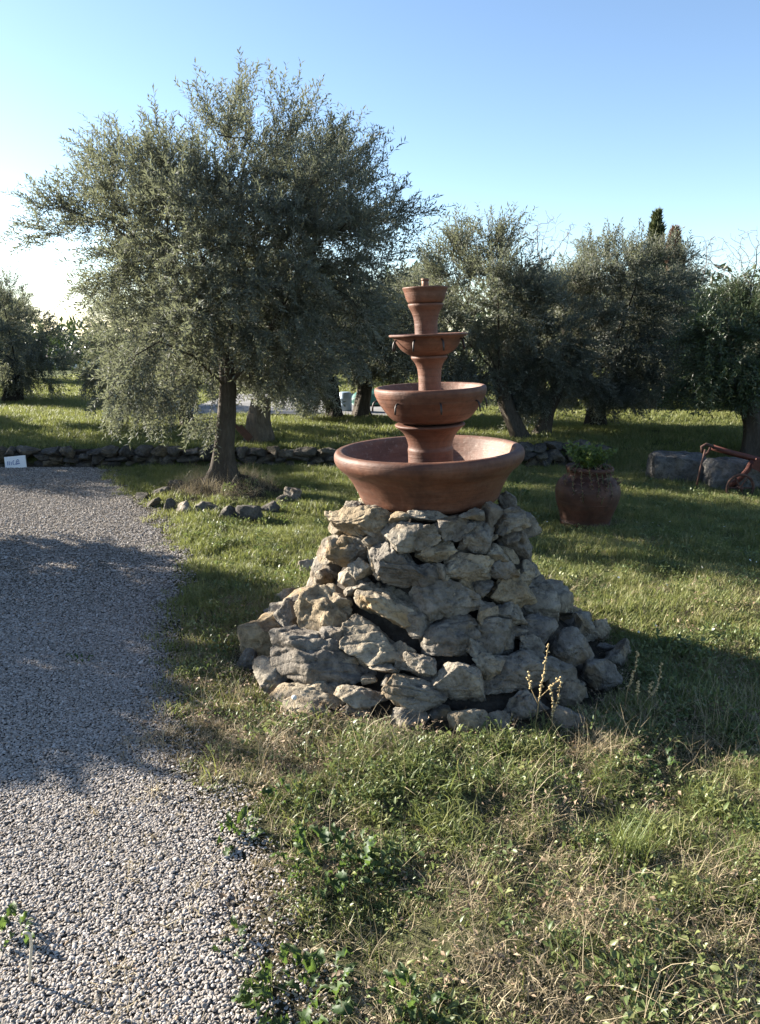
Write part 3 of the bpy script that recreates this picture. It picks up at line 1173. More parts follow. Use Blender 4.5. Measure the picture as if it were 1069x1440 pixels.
def branch_arrays(N, par, rad, rmax=None, sides_fn=None):
    V, Q = [], []
    off = 0
    main_child = {}
    for i in range(len(N)):
        p = par[i]
        if p >= 0 and (p not in main_child or rad[i] > rad[main_child[p]]):
            main_child[p] = i
    for i in range(len(N)):
        p = par[i]
        if p < 0:
            continue
        a, b = N[p], N[i]
        d = b - a
        ln = np.linalg.norm(d)
        if ln < 1e-6:
            continue
        d /= ln
        r1 = rad[i]
        r0 = rad[p] if main_child[p] == i else min(rad[p], r1 * 1.15)
        if rmax is not None:
            r0, r1 = min(r0, rmax), min(r1, rmax)
        s = 3 if r1 < 0.006 else (5 if r1 < 0.02 else 9)
        ref = np.array([0, 0, 1.0]) if abs(d[2]) < 0.9 else np.array([1.0, 0, 0])
        u = np.cross(d, ref)
        u /= np.linalg.norm(u)
        w = np.cross(d, u)
        an = np.arange(s) * 2 * pi / s
        c = np.cos(an)[:, None] * u + np.sin(an)[:, None] * w
        V += [a - d * r0 * 0.3 + c * r0, b + c * r1]
        j = np.arange(s)
        Q.append(np.stack([off + j, off + (j + 1) % s, off + s + (j + 1) % s, off + s + j], 1))
        off += 2 * s
    return np.concatenate(V), np.concatenate(Q)


def sample_lobes(lobes, n, r):
    w = np.array([l[3] * l[4] * l[5] for l in lobes])
    k = r.choice(len(lobes), n, p=w / w.sum())
    d = r.normal(size=(n, 3))
    d /= np.linalg.norm(d, axis=1)[:, None]
    rr = r.random(n) ** (1 / 2.6)
    L = np.array(lobes, float)
    return L[k, :3] + d * rr[:, None] * L[k, 3:6]


def trunk_mesh(path, rads, seed, mat, sides=28, gnarl=0.12, flare=0.75):
    pts = smooth_profile([tuple(p) for p in path], 8)
    rd = np.interp(np.linspace(0, 1, len(pts)), np.linspace(0, 1, len(rads)), rads)
    pts = np.array(pts)
    ang = np.arange(sides) * 2 * pi / sides
    V = []
    for k, (p, q) in enumerate(zip(pts, rd)):
        h = p[2] - pts[0][2]
        ridge = 1 + gnarl * (np.sin(ang * 5 + seed + h * 3) * 0.5 + np.sin(ang * 3 - h * 4 + seed * 2) * 0.5)
        fl = 1 + flare * math.exp(-max(h, 0) / 0.16) * (1 + 0.5 * np.sin(ang * 4 + seed))
        V.append(np.stack([p[0] + np.cos(ang) * q * ridge * fl, p[1] + np.sin(ang) * q * ridge * fl, np.full(sides, p[2])], 1))
    V = np.concatenate(V)
    c = np.repeat(pts, sides, 0)
    V = c + (V - c) * (1 + 0.12 * fbm(np.stack([V[:, 0] * 14, V[:, 1] * 14, V[:, 2] * 4], 1), 4, seed))[:, None]
    n = len(pts)
    q = np.concatenate([np.stack([i * sides + np.arange(sides), i * sides + (np.arange(sides) + 1) % sides, (i + 1) * sides + (np.arange(sides) + 1) % sides, (i + 1) * sides + np.arange(sides)], 1) for i in range(n - 1)])
    return V, q


def tree(name, label, lobes, trunk_path, trunk_rad, limbs, seed, n_attr=500, n_shoot=1500, per=22, leaf=(0.055, 0.0125), shoot_len=(0.16, 0.36),
         bark_m='bark', leaf_m='olive_leaf', droop=0.5, gnarl=0.12, cat='tree', group='olive trees in the grove', kill=0.2, step=0.12, up_bias=0.9):
    """an olive: trunk, branches grown towards points in its crown, leafy shoots at the thin ends"""
    r = np.random.default_rng(seed)
    base = Vector(trunk_path[0])
    bx = np.array(base)
    lob = [(l[0] - bx[0], l[1] - bx[1], l[2] - bx[2], *l[3:]) for l in lobes]
    tp = [np.array(p) - bx for p in trunk_path]
    lm = [[np.array(q) - bx for q in l] for l in limbs]
    A = sample_lobes(lob, n_attr, r)
    N, par = grow([tp] + lm, A, step=step, kill=kill, r=r)
    rad = radii(N, par)
    root = thing(name, label, cat, base, group)
    V, q = trunk_mesh([tp[0] - np.array([0, 0, 0.06])] + tp, [trunk_rad[0]] + list(trunk_rad), seed, M[bark_m], gnarl=gnarl, flare=0.75 if seed == 11 else 0.35)
    nt = len(V)
    bv, bq = branch_arrays(N, par, np.maximum(rad, 0.003), rmax=trunk_rad[-1] * 0.8)
    link('trunk', mesh_np('trunk', V, q, [M[bark_m]]), root)
    link('branches', mesh_np('branches', bv, bq, [M[bark_m]]), root, kind='stuff')
    # shoots
    thin = np.where(rad < 0.0075)[0]
    L = np.array(lob)
    cen = L[:, :3].mean(0)
    pick = r.choice(thin, n_shoot)
    p0 = N[pick] + r.normal(size=(n_shoot, 3)) * 0.05
    zmin, zmax = L[:, 2].min(), (L[:, 2] + L[:, 5]).max()
    hrel = np.clip((p0[:, 2] - zmin) / (zmax - zmin), 0, 1)
    out = p0 - cen
    out /= np.linalg.norm(out, axis=1)[:, None] + 1e-6
    gd = N[pick] - N[np.maximum(par[pick], 0)]
    gd /= np.linalg.norm(gd, axis=1)[:, None] + 1e-6
    d = out * 0.55 + gd * 0.5 + r.normal(size=(n_shoot, 3)) * 0.45
    d[:, 2] += up_bias * hrel ** 1.2 - droop * (1 - hrel) ** 1.5
    d /= np.linalg.norm(d, axis=1)[:, None]
    sl = r.uniform(shoot_len[0], shoot_len[1], n_shoot) * (0.75 + 0.5 * hrel)
    # leaves in opposite pairs
    m = per // 2
    t = (np.arange(m) + 0.6) / m
    sag = np.zeros((n_shoot, 3))
    sag[:, 2] = -sl * (0.28 * (1 - hrel) + 0.04)
    pos = p0[:, None] + d[:, None] * (sl[:, None] * t[None])[..., None] + sag[:, None] * (t ** 2)[None, :, None]
    ref = r.normal(size=(n_shoot, 3))
    u = np.cross(d, ref)
    u /= np.linalg.norm(u, axis=1)[:, None]
    w = np.cross(d, u)
    ph = (np.arange(m) * 1.57)[None] + r.uniform(0, 6.28, (n_shoot, 1)) + r.normal(size=(n_shoot, m)) * 0.3
    sd = np.cos(ph)[..., None] * u[:, None] + np.sin(ph)[..., None] * w[:, None]
    allb, alla, alln = [], [], []
    for sgn in (1, -1):
        ca = r.uniform(0.45, 0.85, (n_shoot, m))
        ax = d[:, None] * ca[..., None] + sgn * sd * np.sqrt(1 - ca ** 2)[..., None] + r.normal(size=(n_shoot, m, 3)) * 0.18
        nr = d[:, None] * 0.9 - sgn * sd * 0.5 + np.array([0, 0, 0.6]) + r.normal(size=(n_shoot, m, 3)) * 0.35
        allb.append(pos.reshape(-1, 3))
        alla.append(ax.reshape(-1, 3))
        alln.append(nr.reshape(-1, 3))
    B, Ax, Nn = map(np.concatenate, (allb, alla, alln))
    n = len(B)
    lv, lt = leaf_arrays(B, Ax, Nn, leaf[0] * r.uniform(0.65, 1.2, n), leaf[1] * r.uniform(0.75, 1.25, n))
    sh = np.clip(np.repeat(np.tile(np.repeat(r.random(n_shoot), m), 2) * 0.6 + r.random(n) * 0.4, 4), 0, 1)
    # shoot stems
    tip = p0 + d * sl[:, None] + sag
    base_ = p0
    uu = u * 0.0018
    ww = w * 0.0018
    sv = np.stack([base_ + uu, base_ - 0.5 * uu + 0.87 * ww, base_ - 0.5 * uu - 0.87 * ww, tip], 1).reshape(-1, 3)
    k4 = np.arange(n_shoot)[:, None, None] * 4 + len(lv)
    stt = (k4 + np.array([(0, 1, 3), (1, 2, 3), (2, 0, 3)])[None]).reshape(-1, 3)
    me = mesh_np('crown', np.concatenate([lv, sv]), np.concatenate([lt, stt]), [M[leaf_m], M[bark_m]], False,
                 {'shade': np.concatenate([sh, np.zeros(len(sv))])}, np.concatenate([np.zeros(len(lt)), np.ones(len(stt))]))
    link('crown', me, root, kind='stuff')
    return root


def lobe(px, py, rx, ry, y, ky=1.0):
    p = at(px, py, y)
    m = px_m(p)
    return (p.x, p.y, p.z, rx * m, rx * m * ky, ry * m)


def bundle(lst, y, spread=0.0):
    out = []
    for t in lst:
        px, py, rx, ry = t[:4]
        dy = t[4] if len(t) > 4 else 0
        out.append(lobe(px, py, rx, ry, y + dy))
    return out


def gz(p, up=0.0):
    return (p[0], p[1], g1(p[0], p[1]) + up)


# the big olive left of the fountain
my = MAIN.y
lobes = bundle([(352, 176, 58, 55), (300, 230, 80, 70, -.3), (435, 222, 75, 64, .2), (495, 285, 62, 66), (535, 310, 55, 62, .2), (180, 250, 70, 56), (235, 238, 60, 50, .3), (200, 280, 90, 70, -.4), (105, 300, 72, 42), (42, 338, 42, 28),
                (300, 320, 130, 80, -.5), (420, 320, 110, 90, -.6), (420, 300, 110, 90, .7), (260, 320, 110, 80, .8), (480, 400, 85, 75, .1), (180, 400, 80, 50, -.3), (330, 430, 110, 60, -.7), (340, 450, 110, 70, .6),
                (430, 490, 80, 60, -.3), (220, 490, 70, 70, -.4), (165, 560, 55, 38, -.6), (235, 575, 45, 32, -.3), (400, 530, 50, 28, .2), (265, 440, 80, 70, .3), (300, 520, 60, 40, .5), (380, 500, 70, 50, .9)], my)
tb = gz(MAIN)
tp = [tb, tuple(at(314, 640, my)), tuple(at(317, 590, my)), tuple(at(320, 545, my)), tuple(at(318, 505, my))]
lim = [[tp[-1], tuple(at(280, 440, my - .2)), tuple(at(230, 370, my - .3)), tuple(at(160, 320, my - .1))],
       [tp[-1], tuple(at(330, 430, my + .2)), tuple(at(340, 340, my + .3)), tuple(at(340, 250, my))],
       [tp[-2], tuple(at(370, 480, my - .2)), tuple(at(420, 390, my - .3)), tuple(at(470, 310, my))],
       [tp[-1], tuple(at(300, 400, my + .5)), tuple(at(270, 330, my + .7))],
       [tp[-2], tuple(at(380, 470, my + .4)), tuple(at(430, 380, my + .7))],
       [tp[-2], tuple(at(270, 500, my - .5)), tuple(at(225, 480, my - .7)), tuple(at(190, 500, my - .8))]]
tree('olive_tree', 'large olive tree with dense grey green crown beside the gravel drive', lobes, tp, [0.108, 0.092, 0.083, 0.078, 0.068], lim, 11,
     n_attr=1400, n_shoot=6900, per=24, leaf=(0.054, 0.0125), kill=0.16, step=0.11, up_bias=0.75)

OL = [
    # label, base px, trunk px path, forward distance, trunk radii, crown lobes, bark, seed, shoots
    ('olive tree with thick grey trunk just behind the low stone wall', [(366, 622), (364, 590), (368, 560)], 9.4, [0.15, 0.13, 0.11], [(350, 470, 90, 60), (400, 430, 80, 60, .4), (300, 450, 70, 70, .5), (420, 500, 70, 50), (340, 400, 80, 60, .8), (300, 530, 40, 35, .3)], 'bark_pale', 21, 1500),
    ('olive tree with slim dark trunk, low lit foliage left of the big olive', [(264, 598), (258, 570), (245, 540)], 10.9, [0.09, 0.075, 0.06], [(200, 470, 75, 75), (160, 500, 55, 60), (230, 420, 60, 50), (190, 550, 70, 40), (260, 500, 50, 60)], 'bark', 22, 1250),
    ('olive tree with rough trunk leaning left, first right of the fountain', [(732, 618), (715, 575), (702, 530)], 9.7, [0.115, 0.10, 0.085], [(640, 385, 62, 55), (700, 365, 55, 45), (612, 430, 55, 60), (710, 420, 65, 60), (650, 480, 75, 50), (590, 480, 45, 60), (720, 490, 60, 50), (670, 540, 60, 32), (725, 545, 45, 26)], 'bark', 23, 2600),
    ('olive tree with slender forked trunk, second right of the fountain', [(760, 617), (772, 575), (790, 530)], 10.0, [0.10, 0.085, 0.075], [(795, 425, 55, 55), (770, 480, 62, 50), (820, 470, 55, 60), (755, 435, 40, 50), (800, 520, 70, 35), (750, 540, 45, 28), (810, 548, 50, 22)], 'bark', 24, 2100),
    ('tall olive tree with stout black trunk behind the terracotta jar', [(838, 606), (840, 575), (846, 545)], 10.7, [0.14, 0.12, 0.11], [(835, 385, 60, 46), (900, 385, 62, 44), (880, 430, 90, 65), (940, 430, 50, 65), (835, 450, 60, 60), (900, 500, 85, 50), (960, 480, 50, 50), (870, 545, 80, 26)], 'bark_dark', 25, 2800),
    ('small olive tree with sunlit leaning trunk deep in the grove', [(906, 580), (915, 562), (930, 545)], 13.4, [0.12, 0.10, 0.09], [(930, 500, 60, 45), (980, 490, 55, 45), (890, 500, 50, 40), (1000, 520, 50, 30)], 'bark_pale', 26, 1300),
    ('dark olive tree with twisted trunk at the right edge behind the plough', [(1062, 634), (1062, 600), (1050, 560)], 8.8, [0.15, 0.12, 0.10], [(1040, 450, 60, 40), (1000, 480, 45, 50), (1085, 445, 60, 45), (1030, 520, 70, 40), (1090, 510, 60, 60), (985, 540, 45, 25)], 'bark', 27, 2400),
    ('olive tree standing over the far paving left of the fountain', [(471, 592), (469, 560), (465, 530)], 12.0, [0.12, 0.10, 0.09], [(470, 470, 62, 60), (430, 500, 45, 40), (510, 490, 45, 50), (450, 430, 50, 40), (490, 440, 40, 40), (430, 545, 50, 20)], 'bark_dark', 28, 2000),
    ('olive tree with stubby trunk seen close left of the middle fountain basin', [(508, 596), (509, 572), (515, 540)], 12.2, [0.15, 0.12, 0.10], [(545, 470, 50, 60), (580, 430, 45, 50), (520, 490, 40, 35), (570, 490, 50, 40)], 'bark', 29, 1900),
    ('dark olive tree at the left edge far beyond the wall', [(18, 566), (20, 540), (22, 510)], 14.6, [0.17, 0.14, 0.12], [(10, 450, 45, 52), (55, 480, 35, 45), (-40, 460, 50, 60), (25, 510, 60, 40), (0, 420, 30, 30)], 'bark_dark', 30, 1500),
]
olives = []
for (lab, tpx, y, rads, lb, bk, seed, ns) in OL:
    b3 = at(tpx[0][0], tpx[0][1], y)
    pts = [gz(b3)] + [tuple(at(px, py, y)) for px, py in tpx[1:]]
    lobs = bundle([(t[0], t[1], t[2], t[3], (t[4] if len(t) > 4 else ((-1) ** k) * 0.25)) for k, t in enumerate(lb)], y)
    lim = [[pts[-1], tuple(l[:3])] for l in lobs[:3]]
    olives.append(tree('olive_tree', lab, lobs, pts, rads, lim, seed, n_attr=380, n_shoot=ns, per=20, leaf=(0.062, 0.0155), kill=0.2, step=0.13, leaf_m='ilex_leaf' if seed == 27 else 'olive_leaf',
                       bark_m=bk, gnarl=0.2, droop=0.5, up_bias=0.6))


def copy_tree(o, loc, rz, sc, label, group=None):
    c = o.copy()
    COL.objects.link(c)
    c.location = loc
    c.rotation_euler = (0, 0, rz)
    c.scale = (sc, sc, sc)
    c['label'] = label
    if group:
        c['group'] = group
    for ch in o.children:
        d = ch.copy()
        COL.objects.link(d)
        d.parent = c
    return c


# the rest of the grove: rows farther back, and those left of the picture that shade the drive and the field
far_spots = [(-2.3, 16.5, 0.95, 0.4, 2), (1.0, 17.5, 1.0, 2.0, 4), (3.2, 15.2, 0.95, 1.0, 2), (5.4, 14.6, 0.95, 3.0, 4), (7.6, 13.2, 0.8, 4.1, 0),
             (-4.8, 20.5, 0.8, 5.2, 0), (4.6, 20.0, 1.0, 0.3, 4), (7.6, 18.5, 0.9, 2.4, 2), (0.3, 22, 1.1, 4.0, 2), (10.0, 15, 0.9, 1.1, 4), (-1.0, 26, 1.0, 0.8, 0), (6.3, 11.6, 0.8, 2.2, 3)]
FAR_L = ['back row olive tree seen under the right half of the big olive crown', 'back row olive tree directly behind the fountain top', 'back row olive tree in the gap between the leaning and the slender olives', 'back row olive tree behind the stout black trunk, under the conifers',
         'back row olive tree beyond the twisted olive at the right edge', 'back row olive tree far behind the trunk of the big olive', 'far olive tree behind the leafless tree in the crown gap', 'far olive tree under the thin leafless tree at the right',
         'far olive tree between the big olive and the fountain', 'olive tree beyond the right edge behind the wide leafless tree', 'farthest olive tree behind the blue drum and paving', 'small olive tree just behind the twisted olive at the right edge']
for k, (x, y, sc, rz, i) in enumerate(far_spots):
    copy_tree(olives[i], gz((x, y)), rz, sc, FAR_L[k], 'olive trees in the back rows')
left_spots = [(-6.9, 9.6, 1.0, 0.5, 0), (-8.6, 12.6, 1.1, 1.5, 2), (-12.5, 11.0, 1.1, 2.5, 4), (-11.5, 16.0, 1.15, 3.5, 2), (-16, 14.5, 1.2, 0.2, 4), (-15.5, 19.5, 1.2, 1.2, 0), (-9.5, 20.5, 1.0, 4.4, 3)]
LEFT_L = ['olive tree left of the picture, level with the stone wall', 'olive tree left of the picture, just beyond the stone wall', 'olive tree well left of the picture, in line with the nearer field', 'olive tree left of the picture, in line with the dark left edge olive',
          'outermost olive tree left of the picture, in the middle of the field', 'outermost olive tree left of the picture, toward the house', 'olive tree left of the picture, behind the dark left edge olive']
for k, (x, y, sc, rz, i) in enumerate(left_spots):
    copy_tree(olives[i], gz((x, y)), rz, sc, LEFT_L[k], 'olive trees left of the view')

# a rounded unseen bush, added out of view and shaped to shadow the gravel
bl = [(-4.75, 4.42, 0.80, 0.85, 0.75, 0.72), (-4.7, 5.0, 0.95, 0.85, 0.8, 0.75), (-4.7, 5.75, 0.8, 0.75, 0.75, 0.68), (-5.0, 5.1, 0.7, 0.7, 1.1, 0.65), (-5.0, 4.35, 0.5, 0.7, 0.7, 0.5)]
tree('shadow_bush', 'dense unseen bush added left of the view to shade the gravel', bl, [(-4.8, 5.1, 0), (-4.8, 5.1, 0.2), (-4.78, 5.1, 0.35)], [0.07, 0.06, 0.05],
     [], 41, n_attr=520, n_shoot=4200, per=18, leaf=(0.06, 0.026), leaf_m='ilex_leaf', cat='bush', group=None, droop=0.1, shoot_len=(0.12, 0.25))


# bare winter trees behind the grove
def bare_tree(label, px_top, px_x, y, hgt_px, wid, seed):
    r = np.random.default_rng(seed)
    top = at(px_x, px_top, y)
    base = Vector((top.x, y, g1(top.x, y)))
    H = top.z - base.z
    root = thing('bare_tree', label, 'tree', base, 'leafless trees behind the grove')
    lob = [(0, 0, H * 0.72, wid, wid, H * 0.28), (0, 0, H * 0.55, wid * 0.7, wid * .7, H * 0.25)]
    A = sample_lobes(lob, 900, r)
    N, par = grow([[(0, 0, 0), (0.05, 0, H * 0.2), (0, 0, H * 0.38), (0, 0, H * 0.62)]], A, step=0.11, kill=0.13, infl=0.8, r=r)
    rad = np.maximum(radii(N, par, 0.0028, 2.5), 0.0032)
    v, q = branch_arrays(N, par, rad, rmax=0.11)
    main = []
    link('trunk', MB_tube_mesh([(0, 0, -0.1), (0.05, 0, H * 0.2), (0, 0, H * 0.38)], [0.12, 0.1, 0.08], M['twig']), root)
    link('branches', mesh_np('branches', v, q, [M['twig']]), root, kind='stuff')
    return root


def MB_tube_mesh(pts, rad, mat, sides=10, name='trunk'):
    m_ = MB()
    m_.tube(pts, np.array(rad), sides)
    return m_.mesh(name, [mat])


bare_tree('leafless grey tree rising in the gap between two olive crowns', 290, 768, 15.5, 0, 0.95, 51)
bare_tree('thin leafless tree just right of the conifer tops', 325, 990, 17, 0, 0.8, 52)
bare_tree('wide leafless tree at the right edge above the dark olive', 310, 1066, 16, 0, 1.3, 53)


# conifers
def conifer(label, name, px_x, px_top, y, wid, mat, seed, n=5200):
    r = np.random.default_rng(seed)
    top = at(px_x, px_top, y)
    base = Vector((top.x, y, g1(top.x, y)))
    H = top.z - base.z
    root = thing(name, label, 'tree', base)
    h = r.random(n) ** 0.8
    rr = wid * np.sqrt(np.clip(1 - h ** 2.2, 0.02, 1)) * np.sqrt(r.random(n)) * (0.8 + 0.35 * vnoise(np.stack([h * 9, h * 0, h * 0], 1), seed))
    th = r.random(n) * 6.28
    P = np.stack([rr * np.cos(th), rr * np.sin(th), 0.15 * H + h * (0.85 * H)], 1)
    ax = np.stack([np.cos(th) * 0.5, np.sin(th) * 0.5, np.ones(n)], 1) + r.normal(size=(n, 3)) * 0.3
    v, t = leaf_arrays(P - ax * 0.05, ax, r.normal(size=(n, 3)), r.uniform(0.10, 0.2, n), r.uniform(0.025, 0.05, n))
    link('crown', mesh_np('crown', v, t, [M[mat]], False, {'shade': np.repeat(r.random(n), 4)}), root, kind='stuff')
    link('trunk', MB_tube_mesh([(0, 0, -0.1), (0, 0, H * 0.5), (0, 0, H * 0.9)], [0.1, 0.07, 0.02], M['bark_dark']), root)


conifer('narrow green conifer tip rising above the tall olive', 'cypress_tree', 925, 300, 16.0, 0.24, 'cypress', 61)
conifer('reddish brown dying conifer beside the green conifer tip', 'dying_conifer', 950, 322, 16.4, 0.34, 'dead_spray', 62)

# the far wood that closes the view: countless crowns behind the grove
r_ = np.random.default_rng(71)
nb = 26000
bx_ = r_.uniform(-30, 34, nb)
by_ = r_.uniform(30, 40, nb)
hh = 3.6 + 0.8 * n2(bx_ * 0.25, by_ * 0.2, 5) + 0.4 * n2(bx_ * 1.1, by_ * 1.1, 6)
hh = np.where(bx_ < -9, hh * 0.55, hh)
P = np.stack([bx_, by_, zg(bx_, by_) + r_.random(nb) ** 0.7 * np.clip(hh, 0.3, 9) + 0.1], 1)
v, t = leaf_arrays(P, r_.normal(size=(nb, 3)) + np.array([0, 0, .6]), r_.normal(size=(nb, 3)), r_.uniform(0.2, 0.4, nb), r_.uniform(0.10, 0.2, nb))
link('distant_wood', mesh_np('distant_wood', v, t, [M['ilex_leaf']], False, {'shade': np.repeat(r_.random(nb), 4)}), kind='stuff')

# ---------------------------------------------------------------- dry stone walls
wall_meshes = []
for k in range(10):
    wall_meshes.append(stone_mesh('stone', 2000 + k, (0.24, 0.22, 0.15), M['wall_stone'], 3, amp=0.12, planes=18, cut=(0.45, 0.85)))


def wall_run(root, x0, x1, y, z0, rows, w=(0.15, 0.3), h=(0.09, 0.13), jag=0.03, pile_mat=None):
    z = z0
    for row in range(rows):
        x = x0 + random.uniform(-.08, .05)
        hh_ = random.uniform(*h)
        while x < x1:
            ww_ = random.uniform(*w) * (1 if row < rows - 1 else 0.85)
            if row == rows - 1 and random.random() < 0.12:
                x += ww_
                continue
            hs = hh_ * random.uniform(0.85, 1.3)
            o = link('stone', random.choice(wall_meshes), root, (x + ww_ / 2 - root.location.x, y + random.uniform(-jag, jag) - root.location.y, z + hs * 0.45 - root.location.z))
            o.scale = (ww_ / 0.24 * 1.16, random.uniform(.9, 1.25), hs / 0.15 * 1.28)
            o.rotation_euler = (random.uniform(-.12, .12), random.uniform(-.14, .14), random.uniform(-.2, .2) + (pi if random.random() < .5 else 0))
            x += ww_
        z += hh_ * 0.88


wall = thing('dry_stone_wall', 'low dark dry stone wall running across behind the gravel drive', 'wall', (-2.0, WALL_Y, 0))
m_ = MB()
wx = np.linspace(-7.5, 1.45, 60)
for yy, zt in ((0.06, 0.15), (0.2, 0.16)):
    m_.add(np.concatenate([np.stack([wx + 2.0, np.full(60, yy), np.full(60, -0.05)], 1), np.stack([wx + 2.0, np.full(60, yy), zt + 0.02 * n2(wx * 4, wx * 0, 77)], 1)]), None, [(i, i + 1, 61 + i, 60 + i) for i in range(59)])
m_.add(np.concatenate([np.stack([wx + 2.0, np.full(60, 0.06), 0.15 + 0.02 * n2(wx * 4, wx * 0, 77)], 1), np.stack([wx + 2.0, np.full(60, 0.2), 0.16 + 0.02 * n2(wx * 4, wx * 0, 77)], 1)]), None, [(i, i + 1, 61 + i, 60 + i) for i in range(59)])
link('earth_core', m_.mesh('earth_core', [M['soil']]), wall)
wall_run(wall, -7.5, 1.45, WALL_Y, -0.03, 3, (0.12, 0.32), (0.07, 0.10), 0.02)
wall2 = thing('dry_stone_wall', 'short jagged remnant of dry stone wall behind the terracotta jar', 'wall', (1.9, WALL_Y - .15, 0))
wall_run(wall2, 1.62, 2.42, WALL_Y - .12, -0.02, 3, (0.12, 0.24), (0.09, 0.13), 0.05)

# two big dressed blocks in front of the plough
for (px0, px1, pt, pb, lab, sd) in ((911, 1004, 637, 680, 'long grey rough stone block lying in the grass left of the plough', 81), (990, 1062, 646, 690, 'grey stone block with a tan patch partly behind the rusty plough', 84)):
    p = on_ground((px0 + px1) / 2, pb - 2)
    m = px_m(p)
    W, H = (px1 - px0) * m * 1.04, (pb - pt) * m
    o = link('stone_block', stone_mesh('stone_block', sd, (W, 0.36, H + 0.10), M['block_stone'], 4, planes=7, amp=0.075, fine=0.045, box=16.0, cut=(1.0, 1.45)), loc=(p.x + 0.06, p.y + 0.10, H / 2 - 0.07), label=lab, cat='stone block')
    o.rotation_euler = (0, R(2), R(-3))

# stones edging the mound of the big olive
EDG = [(215, 708, 20, 14), (236, 712, 20, 20), (258, 716, 22, 22), (292, 717, 34, 18), (322, 720, 30, 20), (350, 718, 34, 26), (380, 712, 26, 20), (396, 704, 20, 16), (411, 696, 24, 26), (200, 700, 22, 12), (228, 694, 26, 14), (245, 690, 24, 14)]
EL = ['small grey stone, second from the left in the edging of the big olive', 'upright pale stone, third from the left in the olive edging', 'rounded pale stone, fourth from the left in the olive edging', 'long low stone in the middle of the olive edging, straight below the trunk',
      'dark jagged stone just right of the middle of the olive edging', 'pointed grey stone with a sunlit tip in the olive edging', 'flat grey stone right of the pointed stone in the olive edging', 'small stone tucked beside the largest pale block of the olive edging', 'largest pale upright block at the right end of the olive edging',
      'flat stone at the left end of the olive edging beside the gravel', 'brownish stone behind the edging at the left side of the olive mound', 'dark stone nearest the trunk on the left of the olive mound']
for k, ((px, py, w, h), lab) in enumerate(zip(EDG, EL)):
    p = on_ground(px, py + h / 2)
    m = px_m(p)
    o = link('edging_stone', stone_mesh('edging_stone', 3000 + k, (w * m * 1.1, w * m * 0.9, h * m * 1.25), M['stone'] if k in (2, 8) else M['wall_stone'], 3), loc=(p.x, p.y + 0.05, g1(p.x, p.y) + h * m * 0.24), label=lab, cat='stone', group='stones edging the big olive')
    o.rotation_euler = (0, random.uniform(-.2, .2), random.uniform(-.4, .4))

# ---------------------------------------------------------------- terracotta jar with a plant
jz = g1(JAR.x, JAR.y)
jm = px_m((JAR.x, JAR.y, 0.25))
jar = thing('terracotta_jar', 'big bellied old terracotta jar standing in the grass', 'jar', (JAR.x, JAR.y, jz - 0.01), rot=(0, R(1.5), 0))
P_ = [(0.0, 0.0), (31, 0.0), (34, 2), (35, 7), (34.6, 9.5), (37.5, 20), (42, 34), (44.3, 46), (44, 54), (41.5, 62), (36.5, 68), (32, 71), (30.5, 74), (31, 78), (32.8, 81), (32.5, 84.5), (30, 85.5)]
pr = [(a * jm, b * jm) for a, b in P_] + [(27.5 * jm, 84 * jm), (27 * jm, 78 * jm), (26 * jm, 76 * jm), (0.0, 76 * jm)]
v, q = lathe(smooth_profile(pr, 4), 64, 0.012, 5)
v[:, 0] = np.maximum(v[:, 0], v[:, 0])
link('body', mesh_np('body', v, q, [M['terra_old']], True), jar)
for zz, rr in ((9.5, 34.4), (37, 42.4)):
    v, q = lathe([(rr * jm, (zz - 1.2) * jm), ((rr + 0.7) * jm, zz * jm), (rr * jm, (zz + 1.4) * jm)], 64, 0.012, 5)
    link('band', mesh_np('band', v, q, [M['terra_old']], True), jar)
mb = MB()
v, f = ICO[2]
mb.add(np.stack([v[:, 0] * 24 * jm, v[:, 1] * 24 * jm, v[:, 2] * 2.5 * jm + 76.5 * jm], 1), f)
link('soil', mb.mesh('soil', [M['soil']]), jar)
# plant in the jar
plant = thing('potted_plant', 'straggly green leafy plant spilling over the old jar rim', 'plant', (JAR.x, JAR.y, jz + 77 * jm))
r = np.random.default_rng(5)
st_m, lb_, la_, ln_ = MB(), [], [], []
dead_b, dead_a, dead_n = [], [], []
for k in range(66):
    th = r.uniform(0, 6.28)
    ln = r.uniform(0.08, 0.21)
    sp = r.uniform(0.15, 1.25)
    hang = k > 56
    pts = []
    for t in np.linspace(0, 1, 7):
        if hang:
            th2 = -pi / 2 + (k - 61) * 0.23 + 0.12 * sin(k * 7.0 + t * 3)
            rr = 0.12 + 0.135 * min(1, t * 1.3)
            pts.append((cos(th2) * rr, sin(th2) * rr, 0.04 + 0.03 * sin(min(1, t * 2) * pi) - (0.14 + 0.2 * ((k * 0.37) % 1)) * max(0, t - 0.2)))
        else:
            rr = 0.02 + ln * sp * t
            pts.append((cos(th) * rr, sin(th) * rr, 0.02 + ln * (t * 1.15 - 0.35 * sp * t * t)))
    st_m.tube(pts, np.linspace(0.003, 0.0015, 7), 5)
    pts = np.array(pts)
    for j in range(30 if not hang else 34):
        t = r.uniform(0.25, 1) * 6
        i = min(5, int(t))
        b = pts[i] + (pts[i + 1] - pts[i]) * (t - i)
        a = r.normal(size=3) + np.array([cos(th) * .6, sin(th) * .6, .3])
        (dead_b if hang else lb_).append(b)
        (dead_a if hang else la_).append(a)
        (dead_n if hang else ln_).append(r.normal(size=3) * .5 + np.array([0, 0, 1]))
link('stems', st_m.mesh('stems', [M['green_stem']]), plant)
n = len(lb_)
v, t = leaf_arrays(np.array(lb_), np.array(la_), np.array(ln_), r.uniform(.02, .042, n), r.uniform(.014, .026, n), .15)
link('foliage', mesh_np('foliage', v, t, [M['jar_leaf']], False, {'shade': np.repeat(r.random(n), 4)}), plant, kind='stuff')
n = len(dead_b)
